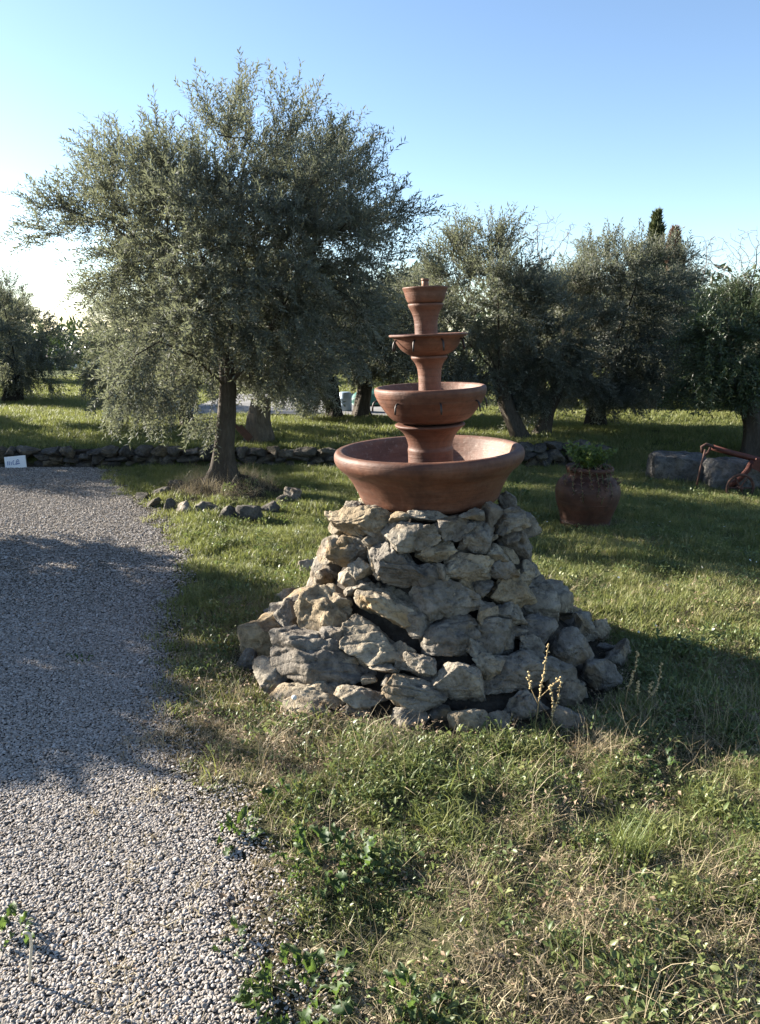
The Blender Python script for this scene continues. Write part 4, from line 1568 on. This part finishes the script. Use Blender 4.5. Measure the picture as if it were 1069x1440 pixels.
v, t = leaf_arrays(np.array(dead_b), np.array(dead_a), np.array(dead_n), r.uniform(.02, .045, n), r.uniform(.008, .02, n), .3)
link('withered_leaves', mesh_np('withered_leaves', v, t, [M['dead_spray']], False, {'shade': np.repeat(r.random(n) * .4, 4)}), plant, kind='stuff')

# ---------------------------------------------------------------- rusty plough at the right edge
py_ = 7.3
plough = thing('rusty_plough', 'old rusty red iron plough lying against the stone blocks', 'plough', gz((3.55, py_)))
PL = np.array(plough.location)


def loc(px, py, y):
    return tuple(np.array(at(px, py, y)) - PL)


def bar(name, pts, r0, mat, sides=8):
    m_ = MB()
    m_.tube(pts, np.zeros(len(pts)) + r0, sides)
    return link(name, m_.mesh(name, [M[mat]]), plough)


bar('beam', [loc(1002, 629, py_), loc(1025, 636, py_), loc(1060, 645, py_), loc(1110, 655, py_), loc(1160, 664, py_)], 0.027, 'rust', 4)
bar('hitch', [loc(988, 636, py_), loc(987, 628, py_), loc(993, 625, py_), loc(1003, 628, py_)], 0.016, 'rust_dark')
bar('hitch', [loc(1000, 628, py_ + .06), loc(996, 636, py_ + .05), loc(990, 641, py_ + .05)], 0.013, 'rust_dark')
bar('depth_rod', [loc(992, 632, py_ - .05), loc(986, 655, py_ - .06), loc(980, 682, py_ - .06)], 0.010, 'rust_dark')
bar('curved_leg', [loc(1058, 648, py_ - .04), loc(1052, 660, py_ - .06), loc(1042, 672, py_ - .06), loc(1026, 684, py_ - .06)], 0.026, 'rust')
bar('curved_leg', [loc(1100, 654, py_), loc(1096, 668, py_), loc(1082, 688, py_)], 0.03, 'rust')
m_ = MB()
c = np.array(loc(1070, 656, py_ - .1))
m_.box(c, (0.16, 0.02, 0.10), M=Matrix.Rotation(R(25), 3, 'Y'))
link('share_plate', m_.mesh('share_plate', [M['rust']], False), plough)
wh = np.array(loc(1041, 686, py_ - .14))
m_ = MB()
ring = [(wh[0] + cos(a) * 0.125, wh[1], wh[2] + sin(a) * 0.125) for a in np.linspace(0, 2 * pi, 29)]
m_.tube(ring, 0.013, 8, cap=False)
wheel = link('wheel', m_.mesh('wheel', [M['rust_dark']]), plough)
for k in range(6):
    m_ = MB()
    a = k * pi / 3
    m_.tube([tuple(wh), (wh[0] + cos(a) * .125, wh[1], wh[2] + sin(a) * .125)], 0.007, 6)
    link('spoke', m_.mesh('spoke', [M['rust_dark']]), wheel)
m_ = MB()
m_.tube([(wh[0], wh[1] - .03, wh[2]), (wh[0], wh[1] + .1, wh[2])], 0.022, 10)
link('hub', m_.mesh('hub', [M['rust_dark']]), wheel)

# ---------------------------------------------------------------- white board against the wall
sp_ = on_ground(24, 658)
m = px_m(sp_)
board = thing('notice_board', 'small white board with blue writing leaning on the stone wall', 'sign', (sp_.x, sp_.y - 0.02, g1(sp_.x, sp_.y)), rot=(R(-12), R(-5), R(4)))
BW, BH = 29 * m, 17 * m
m_ = MB()
m_.box((0, 0, BH / 2), (BW, 0.012, BH))
link('panel', m_.mesh('panel', [M['white_board']], False), board)
m_ = MB()


def stroke(x0, z0, x1, z1, w=0.006):
    dx, dz = x1 - x0, z1 - z0
    L_ = math.hypot(dx, dz)
    m_.box(((x0 + x1) / 2 * BW, -0.0085, (z0 + z1) / 2 * BH), (max(w, 0.004), 0.003, math.hypot(dx * BW, dz * BH)), M=Matrix.Rotation(atan2(dx * BW, dz * BH), 3, 'Y'))


for s_ in ((-.36, .3, -.36, .62), (-.28, .3, -.28, .62), (-.19, .3, -.19, .55), (-.11, .35, -.10, .6), (-.10, .6, -.04, .66), (-.11, .35, -.04, .28), (.03, .52, .2, .55), (.06, .62, .14, .70), (.14, .70, .18, .6), (0.0, .30, .22, .36), (.0, .36, .2, .42), (.04, .44, .1, .55)):
    stroke(*s_)
link('lettering', m_.mesh('lettering', [M['blue_ink']], False), board)

# ---------------------------------------------------------------- far things
HX, HY = at(82, 500, 60).x, 60.0
house = thing('farm_house', 'pale house half hidden behind olive trees at the far left', 'house', (HX, HY, g1(HX, HY)))
m_ = MB()
m_.box((0, 0, 1.35), (4.4, 5.0, 2.7))
link('wall', m_.mesh('wall', [M['house_wall']], False), house)
m_ = MB()
m_.add([(-2.6, -2.8, 2.7), (2.6, -2.8, 2.7), (2.6, 2.8, 2.7), (-2.6, 2.8, 2.7), (-2.6, 0, 3.7), (2.6, 0, 3.7), (-2.6, -2.8, 2.6), (2.6, -2.8, 2.6), (2.6, 2.8, 2.6), (-2.6, 2.8, 2.6)],
       [(0, 4, 3), (1, 2, 5)], [(0, 1, 5, 4), (3, 4, 5, 2), (6, 9, 8, 7), (0, 6, 7, 1), (3, 2, 8, 9), (1, 7, 8, 2), (0, 3, 9, 6)])
link('roof', m_.mesh('roof', [M['roof_tile']], False), house)
for x in (-1.3, 1.3):
    m_ = MB()
    m_.box((x, -2.5, 1.5), (0.9, 0.08, 1.2))
    w_ = link('window', m_.mesh('window', [M['shutter']], False), house)
    m_ = MB()
    m_.box((x, -2.55, 1.5), (0.7, 0.03, 1.0))
    link('pane', m_.mesh('pane', [M['pane']], False), w_)
m_ = MB()
m_.box((0, -2.5, 1.05), (1.0, 0.08, 2.1))
link('door', m_.mesh('door', [M['shutter']], False), house)

pk = at(344, 600, 9.15)
m_ = MB()
m_.box((0, 0, 0.16), (0.20, 0.03, 0.085), M=Matrix.Rotation(R(48), 3, 'Y'))
m_.box((-0.04, 0.015, 0.19), (0.24, 0.025, 0.04), M=Matrix.Rotation(R(40), 3, 'Y'))
link('leaning_plank', m_.mesh('leaning_plank', [M['plank']], False), loc=(pk.x, 9.15, g1(pk.x, 9.15) - 0.02), label='reddish brown plank leaning on the thick grey trunk behind the big olive', cat='plank')

# pale paving with a drum and a tarpaulin under the far olives
xs2, ys2 = np.linspace(-3.2, 0.9, 40), np.linspace(12.3, 16.2, 30)
v, q = grid_sheet(xs2, ys2, 0.02)
link('paved_terrace', mesh_np('paved_terrace', v, q, [M['paving']]), kind='structure')
dpz = at(486, 588, 12.9)
m_ = MB()
v, q = lathe([(0.001, 0), (0.125, 0), (0.135, 0.015), (0.135, 0.12), (0.14, 0.13), (0.135, 0.14), (0.135, 0.26), (0.14, 0.27), (0.135, 0.28), (0.13, 0.37), (0.12, 0.385), (0.001, 0.385)], 32)
drum = thing('plastic_drum', 'pale blue plastic drum standing between two far olive trunks', 'drum', (dpz.x, 12.9, g1(dpz.x, 12.9) + 0.02))
link('body', mesh_np('body', v, q, [M['drum']]), drum)
v, q = lathe([(0.12, 0.386), (0.122, 0.40), (0.10, 0.41), (0.001, 0.41)], 32)
link('lid', mesh_np('lid', v, q, [M['drum']]), drum)
drum.scale = (0.8, 0.8, 0.75)
tpz = at(527, 582, 14.0)
v, f = ICO[3]
d_ = np.array((0.46, 0.30, 0.24))
vv = v * d_
vv[:, 2] = np.maximum(vv[:, 2], -0.02)
vv += (0.06 * fbm(v * 3, 4, 8))[:, None] * v
link('tarpaulin_heap', mesh_np('tarpaulin_heap', vv, f, [M['tarp']]), loc=(tpz.x, 14.0, g1(tpz.x, 14) + 0.05), label='heap under dark green tarpaulin on the far paving left of the fountain', cat='tarpaulin')
for (px, pyb, pyt, y, lab) in ((988, 588, 560, 13.2, 'thin wooden stake standing in the sunlit grass on the far right'), (931, 584, 560, 13.8, 'dark thin stake beside the small leaning olive')):
    p = at(px, pyb, y)
    g = g1(p.x, y)
    hgt = (pyb - pyt) * px_m(p)
    m_ = MB()
    m_.tube([(0, 0, -0.05), (0.005, 0, hgt * .5), (0, 0, hgt)], 0.016, 7, noise=.2)
    link('wooden_stake', m_.mesh('wooden_stake', [M['post']]), loc=(p.x, y, g), label=lab, cat='stake', group='stakes in the far grove')


# ---------------------------------------------------------------- vegetation on the ground
def blade(mb, base, az, L, w, bend, lean, seg=3, shade=0.0, curl=0.0):
    ds = np.linspace(0, 1, seg + 1)
    d = np.array([cos(az), sin(az), 0])
    s = np.array([-sin(az), cos(az), 0])
    a = lean
    p = np.array(base, float)
    V = []
    for k, t in enumerate(ds):
        ww_ = w * (1 - t ** 1.6) * 0.5
        if k < seg:
            V += [p - s * ww_, p + s * ww_]
        else:
            V += [p]
        a2 = lean + bend * t
        p = p + (d * sin(a2) + np.array([0, 0, cos(a2)])) * L / seg + s * curl * L * t / seg
    q = [(2 * k, 2 * k + 1, 2 * k + 3, 2 * k + 2) for k in range(seg - 1)]
    t_ = [(2 * seg - 2, 2 * seg - 1, 2 * seg)]
    mb.add(np.array(V), t_, q, shade)


def tuft(seed, n, spread, Lr, w, bend, lean, curl=0.3, seg=3):
    r = np.random.default_rng(seed)
    mb = MB()
    for k in range(n):
        rr = spread * math.sqrt(r.random())
        th = r.random() * 6.28
        blade(mb, (rr * cos(th), rr * sin(th), -0.005), r.random() * 6.28, r.uniform(*Lr), w * r.uniform(.7, 1.3), r.uniform(*bend), r.uniform(*lean), seg, r.random(), r.normal() * curl)
    return mb.arrays()


def herb(seed, n, spread, size, wr=(.45, .75)):
    r = np.random.default_rng(seed)
    mb = MB()
    for k in range(n):
        th = r.random() * 6.28
        rr = spread * math.sqrt(r.random())
        L = size * r.uniform(.6, 1.3)
        W = L * r.uniform(*wr)
        hgt = r.uniform(0.004, 0.04)
        az = r.random() * 6.28
        pit = r.uniform(-.2, 1.2)
        ax = np.array([cos(az) * cos(pit), sin(az) * cos(pit), sin(pit)])
        sd = np.array([-sin(az), cos(az), 0]) + r.normal(size=3) * .2
        up = np.cross(ax, sd)
        b = np.array([rr * cos(th), rr * sin(th), hgt])
        V = [b, b + ax * L * .35 + sd * W * .5 + up * W * .16, b + ax * L * .75 + sd * W * .36 + up * W * .12, b + ax * L - up * L * .12, b + ax * L * .75 - sd * W * .36 + up * W * .12, b + ax * L * .35 - sd * W * .5 + up * W * .16, b + ax * L * .55]
        mb.add(np.array(V), [(0, 1, 6), (1, 2, 6), (2, 3, 6), (3, 4, 6), (4, 5, 6), (5, 0, 6)], None, r.random())
    return mb.arrays()


def dead_leaves(seed, n, spread, size):
    r = np.random.default_rng(seed)
    mb = MB()
    for k in range(n):
        th = r.random() * 6.28
        rr = spread * math.sqrt(r.random())
        L = size * r.uniform(.5, 1.3)
        W = L * r.uniform(.25, .6)
        az, pit = r.random() * 6.28, r.uniform(-.3, .7)
        ax = np.array([cos(az) * cos(pit), sin(az) * cos(pit), sin(pit)])
        sd = np.array([-sin(az), cos(az), r.normal() * .4])
        up = np.cross(ax, sd)
        b = np.array([rr * cos(th), rr * sin(th), r.uniform(.002, .02)])
        c = r.uniform(.1, .5)
        V = [b, b + ax * L * .5 + sd * W * .5 + up * W * c, b + ax * L - up * L * .2, b + ax * L * .5 - sd * W * .5 + up * W * c, b + ax * L * .5]
        mb.add(np.array(V), [(0, 1, 4), (1, 2, 4), (2, 3, 4), (3, 0, 4)], None, r.random())
    return mb.arrays()


def in_view(x, y, pad=0.5):
    half = (y * cos(PITCH) + CAM_H * sin(PITCH)) * 534.5 / F_PX
    return np.abs(x) < half * 1.06 + pad


def blocked(x, y):
    b = np.hypot((x - PILE.x) / 0.84, (y - PILE.y) / 0.74) < 1
    b |= np.hypot(x - JAR.x, y - JAR.y) < 0.17
    b |= np.hypot(x - MAIN.x, y - MAIN.y) < 0.22
    b |= (np.abs(y - WALL_Y) < 0.16) & (x < 2.5)
    b |= (x > -3.25) & (x < 0.95) & (y > 12.25) & (y < 16.3)
    return b


def place(n, x0, x1, y0, y1, dens, r):
    x = r.uniform(x0, x1, n)
    y = r.uniform(y0, y1, n)
    k = in_view(x, y, 0.7) & ~blocked(x, y)
    x, y = x[k], y[k]
    k = r.random(len(x)) < dens(x, y)
    x, y = x[k], y[k]
    return x, y


def lay(name, variants, x, y, scl, tint, mat, tilt=0.12, zoff=0.0, r=None):
    n = len(x)
    rot = np.stack([r.normal(size=n) * tilt, r.normal(size=n) * tilt, r.random(n) * 6.28], 1)
    z = zg(x, y) + zoff
    return scatter(name, variants, np.stack([x, y, z], 1), rot, scl, tint, [mat])


def off_edge(x, y):
    return x - edge_x(y) + 0.17 * n2(x * 2.2, y * 2.2, 31) + 0.07 * n2(x * 9, y * 9, 32)


def drymap(x, y):
    return n2(x * 1.7 + 5, y * 1.7, 41) + 0.5 * n2(x * 5, y * 5, 42)


def gaps(x, y):
    near = 1 - sstep(2.9, 3.6, y)
    return 1 - near * (1 - (0.10 + 0.90 * sstep(-0.22, 0.16, n2(x * 8.0, y * 8.0, 88, 2))))


r = np.random.default_rng(99)
shade_pile = lambda x, y: np.hypot((x - PILE.x) / 1.1, (y - PILE.y) / 1.0)

# short green grass of the lawn, mid distance
V_lawn = [tuft(200 + k, 26, 0.055, (0.025, 0.062), 0.0040, (0.3, 1.4), (0.0, 0.6)) for k in range(7)]
x, y = place(62000, -3.2, 6.5, 2.9, WALL_Y + 0.3, lambda x, y: sstep(-0.05, 0.35, off_edge(x, y)) * np.clip(0.75 - 0.35 * drymap(x, y), .2, 1) * sstep(0.35, 0.8, np.hypot(x - MAIN.x, y - MAIN.y)) * sstep(0.80, 0.92, shade_pile(x, y)), r)
lay('lawn_grass', V_lawn, x, y, r.uniform(.6, 1.35, len(x)) * np.clip(0.95 + 0.9 * n2(x * 3.5, y * 3.5, 8), .45, 2), np.clip(r.random(len(x)) ** 1.6 * .75 + 0.08 + 0.45 * np.clip(drymap(x, y), 0, 1), 0, 1), M['grass'], r=r)

# field behind the wall
V_far = [tuft(230 + k, 34, 0.12, (0.03, 0.075), 0.0075, (0.3, 1.4), (0.0, 0.6), seg=2) for k in range(5)]
x, y = place(60000, -9, 12, WALL_Y + 0.15, 24, lambda x, y: (0.25 + 0.75 * (10 / np.maximum(y, 9))) * np.clip(0.8 - 0.3 * n2(x, y, 44), .2, 1), r)
lay('field_grass', V_far, x, y, r.uniform(.7, 1.25, len(x)), np.clip(r.random(len(x)) ** 1.6 * .65 + .12, 0, 1), M['grass'], r=r)

# rough meadow in the foreground
V_green = [tuft(260 + k, 22, 0.04, (0.02, 0.075), 0.0034, (0.5, 2.4), (0.0, 1.1), .9) for k in range(8)]
x, y = place(17000, -0.9, 3.4, 1.15, 3.6, lambda x, y: sstep(0.0, 0.45, off_edge(x, y)) * gaps(x, y) * np.clip(0.46 - 0.9 * drymap(x, y), .06, 1) * sstep(0.82, 0.95, shade_pile(x, y)), r)
lay('meadow_grass', V_green, x, y, r.uniform(.6, 1.25, len(x)) * np.clip(1 + 0.9 * n2(x * 5, y * 5, 18), .5, 2), r.random(len(x)) ** 2 * .75, M['grass'], r=r)

V_dry = [tuft(290 + k, 26, 0.05, (0.015, 0.075), 0.0021, (0.3, 3.0), (0.15, 1.5), 1.5) for k in range(12)]
x, y = place(29000, -1.0, 3.6, 1.15, 4.6, lambda x, y: np.maximum(0.16 * sstep(-0.5, -0.08, off_edge(x, y)), sstep(-0.12, 0.3, off_edge(x, y))) * (0.3 + 0.7 * gaps(x + 3.1, y)) * np.clip(0.7 + 0.75 * drymap(x, y), .12, 1) * sstep(0.80, 0.95, shade_pile(x, y)) * (1 - 0.7 * sstep(3.0, 3.6, y)), r)
lay('dry_grass', V_dry, x, y, r.uniform(.55, 1.2, len(x)) * np.clip(0.95 + 0.8 * n2(x * 6, y * 6, 19), .4, 1.5), r.random(len(x)) ** 1.5 * .9, M['dry'], tilt=0.25, r=r)
# paler dry grass through the right lawn
x, y = place(17000, -1.2, 6, 3.4, 8.6, lambda x, y: sstep(0.1, 0.5, off_edge(x, y)) * np.clip(0.1 + 0.9 * drymap(x, y), 0.02, 1) * (0.25 + 0.75 * sstep(0.8, 2.0, x)) * sstep(0.82, 0.95, shade_pile(x, y)), r)
lay('dry_lawn_grass', V_dry, x, y, r.uniform(.5, 1.0, len(x)), r.random(len(x)) ** 1.5 * .7, M['dry'], tilt=0.2, r=r)

# long dry stems standing up
V_stem = [tuft(330 + k, 5, 0.04, (0.09, 0.24), 0.0019, (0.1, 1.0), (0.05, 1.1), .4, 4) for k in range(9)]
x, y = place(2600, -0.8, 3.2, 1.2, 3.1, lambda x, y: sstep(0.05, 0.4, off_edge(x, y)) * np.clip(0.35 + 0.5 * drymap(x, y) + 0.5 * sstep(2.3, 2.7, y), 0.03, 1) * sstep(0.88, 1.0, shade_pile(x, y)), r)
x2, y2 = place(500, 1.0, 5.5, 4.2, 8.5, lambda x, y: 0.2 + 0.6 * sstep(7.3, 7.9, y), r)
x3, y3 = place(1500, MAIN.x - .6, MAIN.x + .6, MAIN.y - .55, MAIN.y + .3, lambda x, y: (np.hypot(x - MAIN.x, y - MAIN.y) < 0.5) * 0.5, r)
x, y = np.concatenate([x, x2, x3]), np.concatenate([y, y2, y3])
lay('dry_stems', V_stem, x, y, r.uniform(.6, 1.15, len(x)), r.random(len(x)) * .6, M['dry'], tilt=0.2, r=r)

# low leafy herbs
V_herb = [herb(360 + k, 22, 0.055, (0.013, 0.016, 0.020, 0.024)[k % 4], (0.28, 0.5) if k % 2 else (0.45, 0.75)) for k in range(12)]
x, y = place(14000, -0.9, 3.4, 1.15, 3.7, lambda x, y: sstep(0.05, 0.5, off_edge(x, y)) * gaps(x, y) * np.clip(0.36 - 1.3 * n2(x * 3.1 + 9, y * 3.1, 55), .10, 1) * sstep(0.82, 0.95, shade_pile(x, y)), r)
x2, y2 = place(6000, -1.5, 5.5, 3.6, 7.5, lambda x, y: sstep(0.1, 0.5, off_edge(x, y)) * np.clip(0.4 - 0.6 * n2(x * 1.4 + 9, y * 1.4, 56), .03, 1) * sstep(0.82, 0.95, shade_pile(x, y)), r)
x, y = np.concatenate([x, x2]), np.concatenate([y, y2])
lay('herb_cover', V_herb, x, y, r.uniform(.6, 1.3, len(x)) * np.clip(0.9 + 0.6 * n2(x * 4, y * 4, 20), .6, 1.15), r.random(len(x)) ** 2, M['herb'], tilt=0.2, zoff=0.01, r=r)

# dead leaves and bits
V_lit = [dead_leaves(390 + k, 16, 0.07, 0.016) for k in range(8)]
x, y = place(6500, -1.1, 3.4, 1.15, 4.2, lambda x, y: sstep(-0.1, 0.3, off_edge(x, y)) * np.clip(0.4 + 0.5 * drymap(x, y), .1, 1), r)
lay('leaf_litter', V_lit, x, y, r.uniform(.5, 1.2, len(x)), r.random(len(x)) ** 2, M['litter'], tilt=0.3, zoff=0.006, r=r)

# moss and thin weeds coming through the gravel
x, y = place(9000, -3.6, 0.2, 1.15, 8.2, lambda x, y: np.clip(0.9 * (n2(x * 1.6, y * 1.6, 61) - 0.12), 0, 1) * (off_edge(x, y) < 0.05) * (0.35 + 0.65 * sstep(-0.9, -0.1, off_edge(x, y))), r)
lay('gravel_weeds', [tuft(420 + k, 9, 0.03, (0.01, 0.03), 0.0022, (0.2, 1.6), (0.2, 1.2)) for k in range(5)], x, y, r.uniform(.5, 1.2, len(x)), r.random(len(x)), M['grass'], r=r)

# gravel
V_peb = []
for k in range(7):
    rr_ = np.random.default_rng(500 + k)
    v, f = ICO[2]
    d_ = np.array([rr_.uniform(.95, 1.35), rr_.uniform(.62, .85), rr_.uniform(.34, .5)])
    vv = v * d_ * (1 + 0.26 * fbm(v * 1.5 + k * 5, 2, k))[:, None]
    V_peb.append((vv, [f], np.zeros(len(v))))


def gdens(x, y):
    e = off_edge(x, y)
    return 1 - sstep(-0.12, 0.28, e)


x, y = place(330000, -2.6, 0.3, 1.1, 4.9, lambda x, y: gdens(x, y) * (1 - sstep(3.0, 4.9, y)), r)
x2, y2 = place(190000, -5.2, -0.2, 2.8, WALL_Y - 0.15, lambda x, y: gdens(x, y) * sstep(2.8, 4.9, y), r)
n1_, n2_ = len(x), len(x2)
sz = np.concatenate([r.lognormal(math.log(0.0039), 0.24, n1_), r.lognormal(math.log(0.0053), 0.25, n2_)])
x, y = np.concatenate([x, x2]), np.concatenate([y, y2])
n = len(x)
rot = np.stack([r.normal(size=n) * .22, r.normal(size=n) * .22, r.random(n) * 6.28], 1)
pos = np.stack([x, y, zg(x, y) + 0.005 + sz * 0.2 + r.random(n) * 0.0025], 1)
scatter('gravel', V_peb, pos, rot, sz, np.clip(r.beta(2.2, 1.8, n) + 0.12 * n2(x * 1.5, y * 1.5, 66), 0, 1), [M['pebble']])


# ---- broad-leaved weeds one can tell apart: each leaf a part
def broad_leaf(seed, L, W):
    r = np.random.default_rng(seed)
    nx, ny = 5, 8
    V = []
    for j in range(ny):
        t = j / (ny - 1)
        w = W * (sin(pi * min(1, t * 0.92 + 0.06)) ** 0.75) * (1 + 0.22 * sin(j * 2.9 + seed))
        for i in range(nx):
            u = i / (nx - 1) - .5
            V.append((u * w, L * t, 0.35 * L * sin(t * pi * .75) - 0.18 * L * t * t + abs(u) * w * .35 + 0.30 * W * sin(t * 17 + i * 2.2 + seed) * abs(u) * 2))
    q = [(j * nx + i, j * nx + i + 1, (j + 1) * nx + i + 1, (j + 1) * nx + i) for j in range(ny - 1) for i in range(nx - 1)]
    me = mesh_np('leaf', np.array(V), np.array(q), [M['weed_leaf']], True, {'shade': np.full(len(V), r.random())})
    return me


LM = [broad_leaf(600 + k, 0.050 + 0.006 * (k % 2), 0.020 + 0.005 * (k % 3)) for k in range(8)]
CL = [(462, 1225, 90, 0.85, 0.14, 'large dark green leafy weed clump in the middle of the foreground grass'), (335, 1178, 18, 0.9, 0.06, 'small leafy weed at the edge of the gravel drive'),
      (425, 1405, 70, 0.85, 0.12, 'broad leafy weed clump at the bottom edge beside the gravel'), (575, 1425, 32, 0.75, 0.07, 'bright green weed rosette at the bottom edge in the dry grass'),
      (330, 1330, 9, 0.75, 0.05, 'sparse weed with yellowing leaves beside the gravel drive'), (410, 1130, 20, 0.8, 0.07, 'leafy weed just in front of the lowest left boulder'), (115, 932, 9, 0.6, 0.05, 'lone green weed growing in the shaded gravel'),
      (16, 1318, 18, 0.7, 0.07, 'ragged weed in the gravel at the lower left'), (905, 1070, 24, 0.75, 0.09, 'leafy weed in the sunlit grass at the right of the stone mound')]
for k, (px, py, nl, sc, sp, lab) in enumerate(CL):
    p = on_ground(px, py)
    cl = thing('leafy_weed', lab, 'weed', (p.x, p.y, g1(p.x, p.y)), 'broad leaved weeds')
    r2 = random.Random(k)
    for j in range(nl):
        a = j * 2.399 + r2.uniform(-.3, .3)
        rr = sp * math.sqrt(r2.random())
        o = link('leaf', LM[r2.randrange(8)], cl, (cos(a) * rr, sin(a) * rr, 0.004 + 0.028 * r2.random()))
        s = sc * r2.uniform(.4, 1.2)
        o.scale = (s, s, s)
        o.rotation_euler = (r2.uniform(-.15, 1.1), r2.uniform(-.6, .6), a - pi / 2 + r2.uniform(-.6, .6))

# one pale bent straw on the gravel
p = on_ground(42, 1385)
m_ = MB()
q_ = [on_ground(42, 1385) + Vector((0, 0, .01)), at(43, 1350, p.y), at(44, 1325, p.y), at(41, 1313, p.y), at(33, 1312, p.y)]
m_.tube([tuple(Vector(a) - p) for a in smooth_profile([tuple(a) for a in q_], 4)], 0.0034, 7)
link('bent_straw', m_.mesh('bent_straw', [M['straw']]), loc=p, label='pale bent straw sticking up from the gravel at lower left', cat='straw')


# tall dried weed stalks with seed heads in front of the mound
def stalk(label, px_pts, y, branches, seed):
    r = np.random.default_rng(seed)
    pts = [at(px, py, y) for px, py in px_pts]
    base = Vector((pts[0].x, y, g1(pts[0].x, y)))
    root = thing('dried_stalk', label, 'dry plant', base, 'dried weed stalks before the stone mound')
    rel_ = [(0, 0, 0)] + [tuple(p - base) for p in pts]
    sp = np.array(smooth_profile(rel_, 5))
    m_ = MB()
    m_.tube(sp, np.linspace(0.0032, 0.0014, len(sp)), 6)
    link('stem', m_.mesh('stem', [M['stalk']]), root)
    sd = MB()
    v, f = ICO[1]

    def heads(path, i0):
        for i in range(i0, len(path) - 1):
            for _ in range(3):
                t = r.random()
                c = path[i] + (path[i + 1] - path[i]) * t + r.normal(size=3) * 0.003
                s = r.uniform(0.0028, 0.0055)
                sd.add(v * s * np.array([1, 1, .8]) + c, f, None, 0)
    heads(sp, int(len(sp) * 0.5))
    for bpx in branches:
        bp = np.array(smooth_profile([tuple(at(px, py, y) - base) for px, py in bpx], 4))
        m_ = MB()
        m_.tube(bp, np.linspace(0.0022, 0.0011, len(bp)), 5)
        link('side_branch', m_.mesh('side_branch', [M['stalk']]), root)
        heads(bp, int(len(bp) * 0.35))
    link('seed_heads', sd.mesh('seed_heads', [M['seed']]), root, kind='stuff')


stalk('tallest dried weed stalk with side branches before the stone mound', [(752, 1030), (758, 985), (765, 945), (772, 905)], 2.78, [[(757, 990), (746, 965), (744, 945)], [(760, 980), (776, 965), (788, 952)]], 1)
stalk('dried weed stalk curving right of the tallest one', [(776, 1035), (777, 1005), (778, 985), (774, 965)], 2.76, [[(777, 1005), (784, 985), (789, 958)]], 2)
stalk('dried weed stalk leaning right beside the dark boulders', [(880, 985), (884, 965), (892, 945), (897, 915)], 2.95, [], 3)
stalk('short dried stalk between two leaning stalks at the right', [(897, 985), (897, 970), (898, 958)], 2.93, [], 4)
stalk('dried weed stalk farthest right by the mound shadow', [(905, 988), (916, 978), (926, 960), (930, 932)], 2.95, [[(912, 980), (914, 970), (916, 960)]], 5)

# a seed clock on its stem at the left of the mound
p = on_ground(412, 1020)
sc_root = thing('seed_clock', 'round white seed head on a thin stem by the lowest left boulder', 'flower', p)
top = at(414, 981, p.y) - p
m_ = MB()
m_.tube([(0, 0, 0), tuple(Vector(top) * .5 + Vector((.006, 0, 0))), tuple(top)], 0.0014, 6)
link('stem', m_.mesh('stem', [M['stalk']]), sc_root)
v, f = ICO[2]
link('head', mesh_np('head', v * 0.0105 * (1 + .12 * vnoise(v * 9, 3))[:, None] + np.array(top), f, [M['fluff']]), sc_root)

# a taller fine tuft of bright grass
p = on_ground(885, 1205)
v, f, a = tuft(700, 150, 0.06, (0.08, 0.2), 0.0028, (0.3, 1.3), (0.0, 0.45), .3, 4)
link('grass_tuft', mesh_np('grass_tuft', v, f, [M['grass']], True, {'shade': np.clip(a * .6 + .4, 0, 1)}), loc=(p.x, p.y, g1(p.x, p.y)), label='taller tuft of fine bright grass in the right foreground', cat='grass tuft')

# daisies in the right lawn
v1 = MB()
for k in range(9):
    a = k * 2 * pi / 9
    d_ = np.array([cos(a), sin(a), 0])
    s_ = np.array([-sin(a), cos(a), 0])
    v1.add([d_ * .001, d_ * .006 + s_ * .002, d_ * .009, d_ * .006 - s_ * .002], None, [(0, 1, 2, 3)])
va, fa, aa = v1.arrays()
x, y = place(90, 0.9, 4.2, 3.4, 6.0, lambda x, y: 0.6 + 0 * x, r)
n = len(x)
scatter('daisies', [(va, fa, aa)], np.stack([x, y, zg(x, y) + 0.055], 1), np.stack([r.normal(size=n) * .5 + .3, r.normal(size=n) * .4, r.random(n) * 6], 1), r.uniform(.7, 1.2, n), np.zeros(n), [M['petal']])
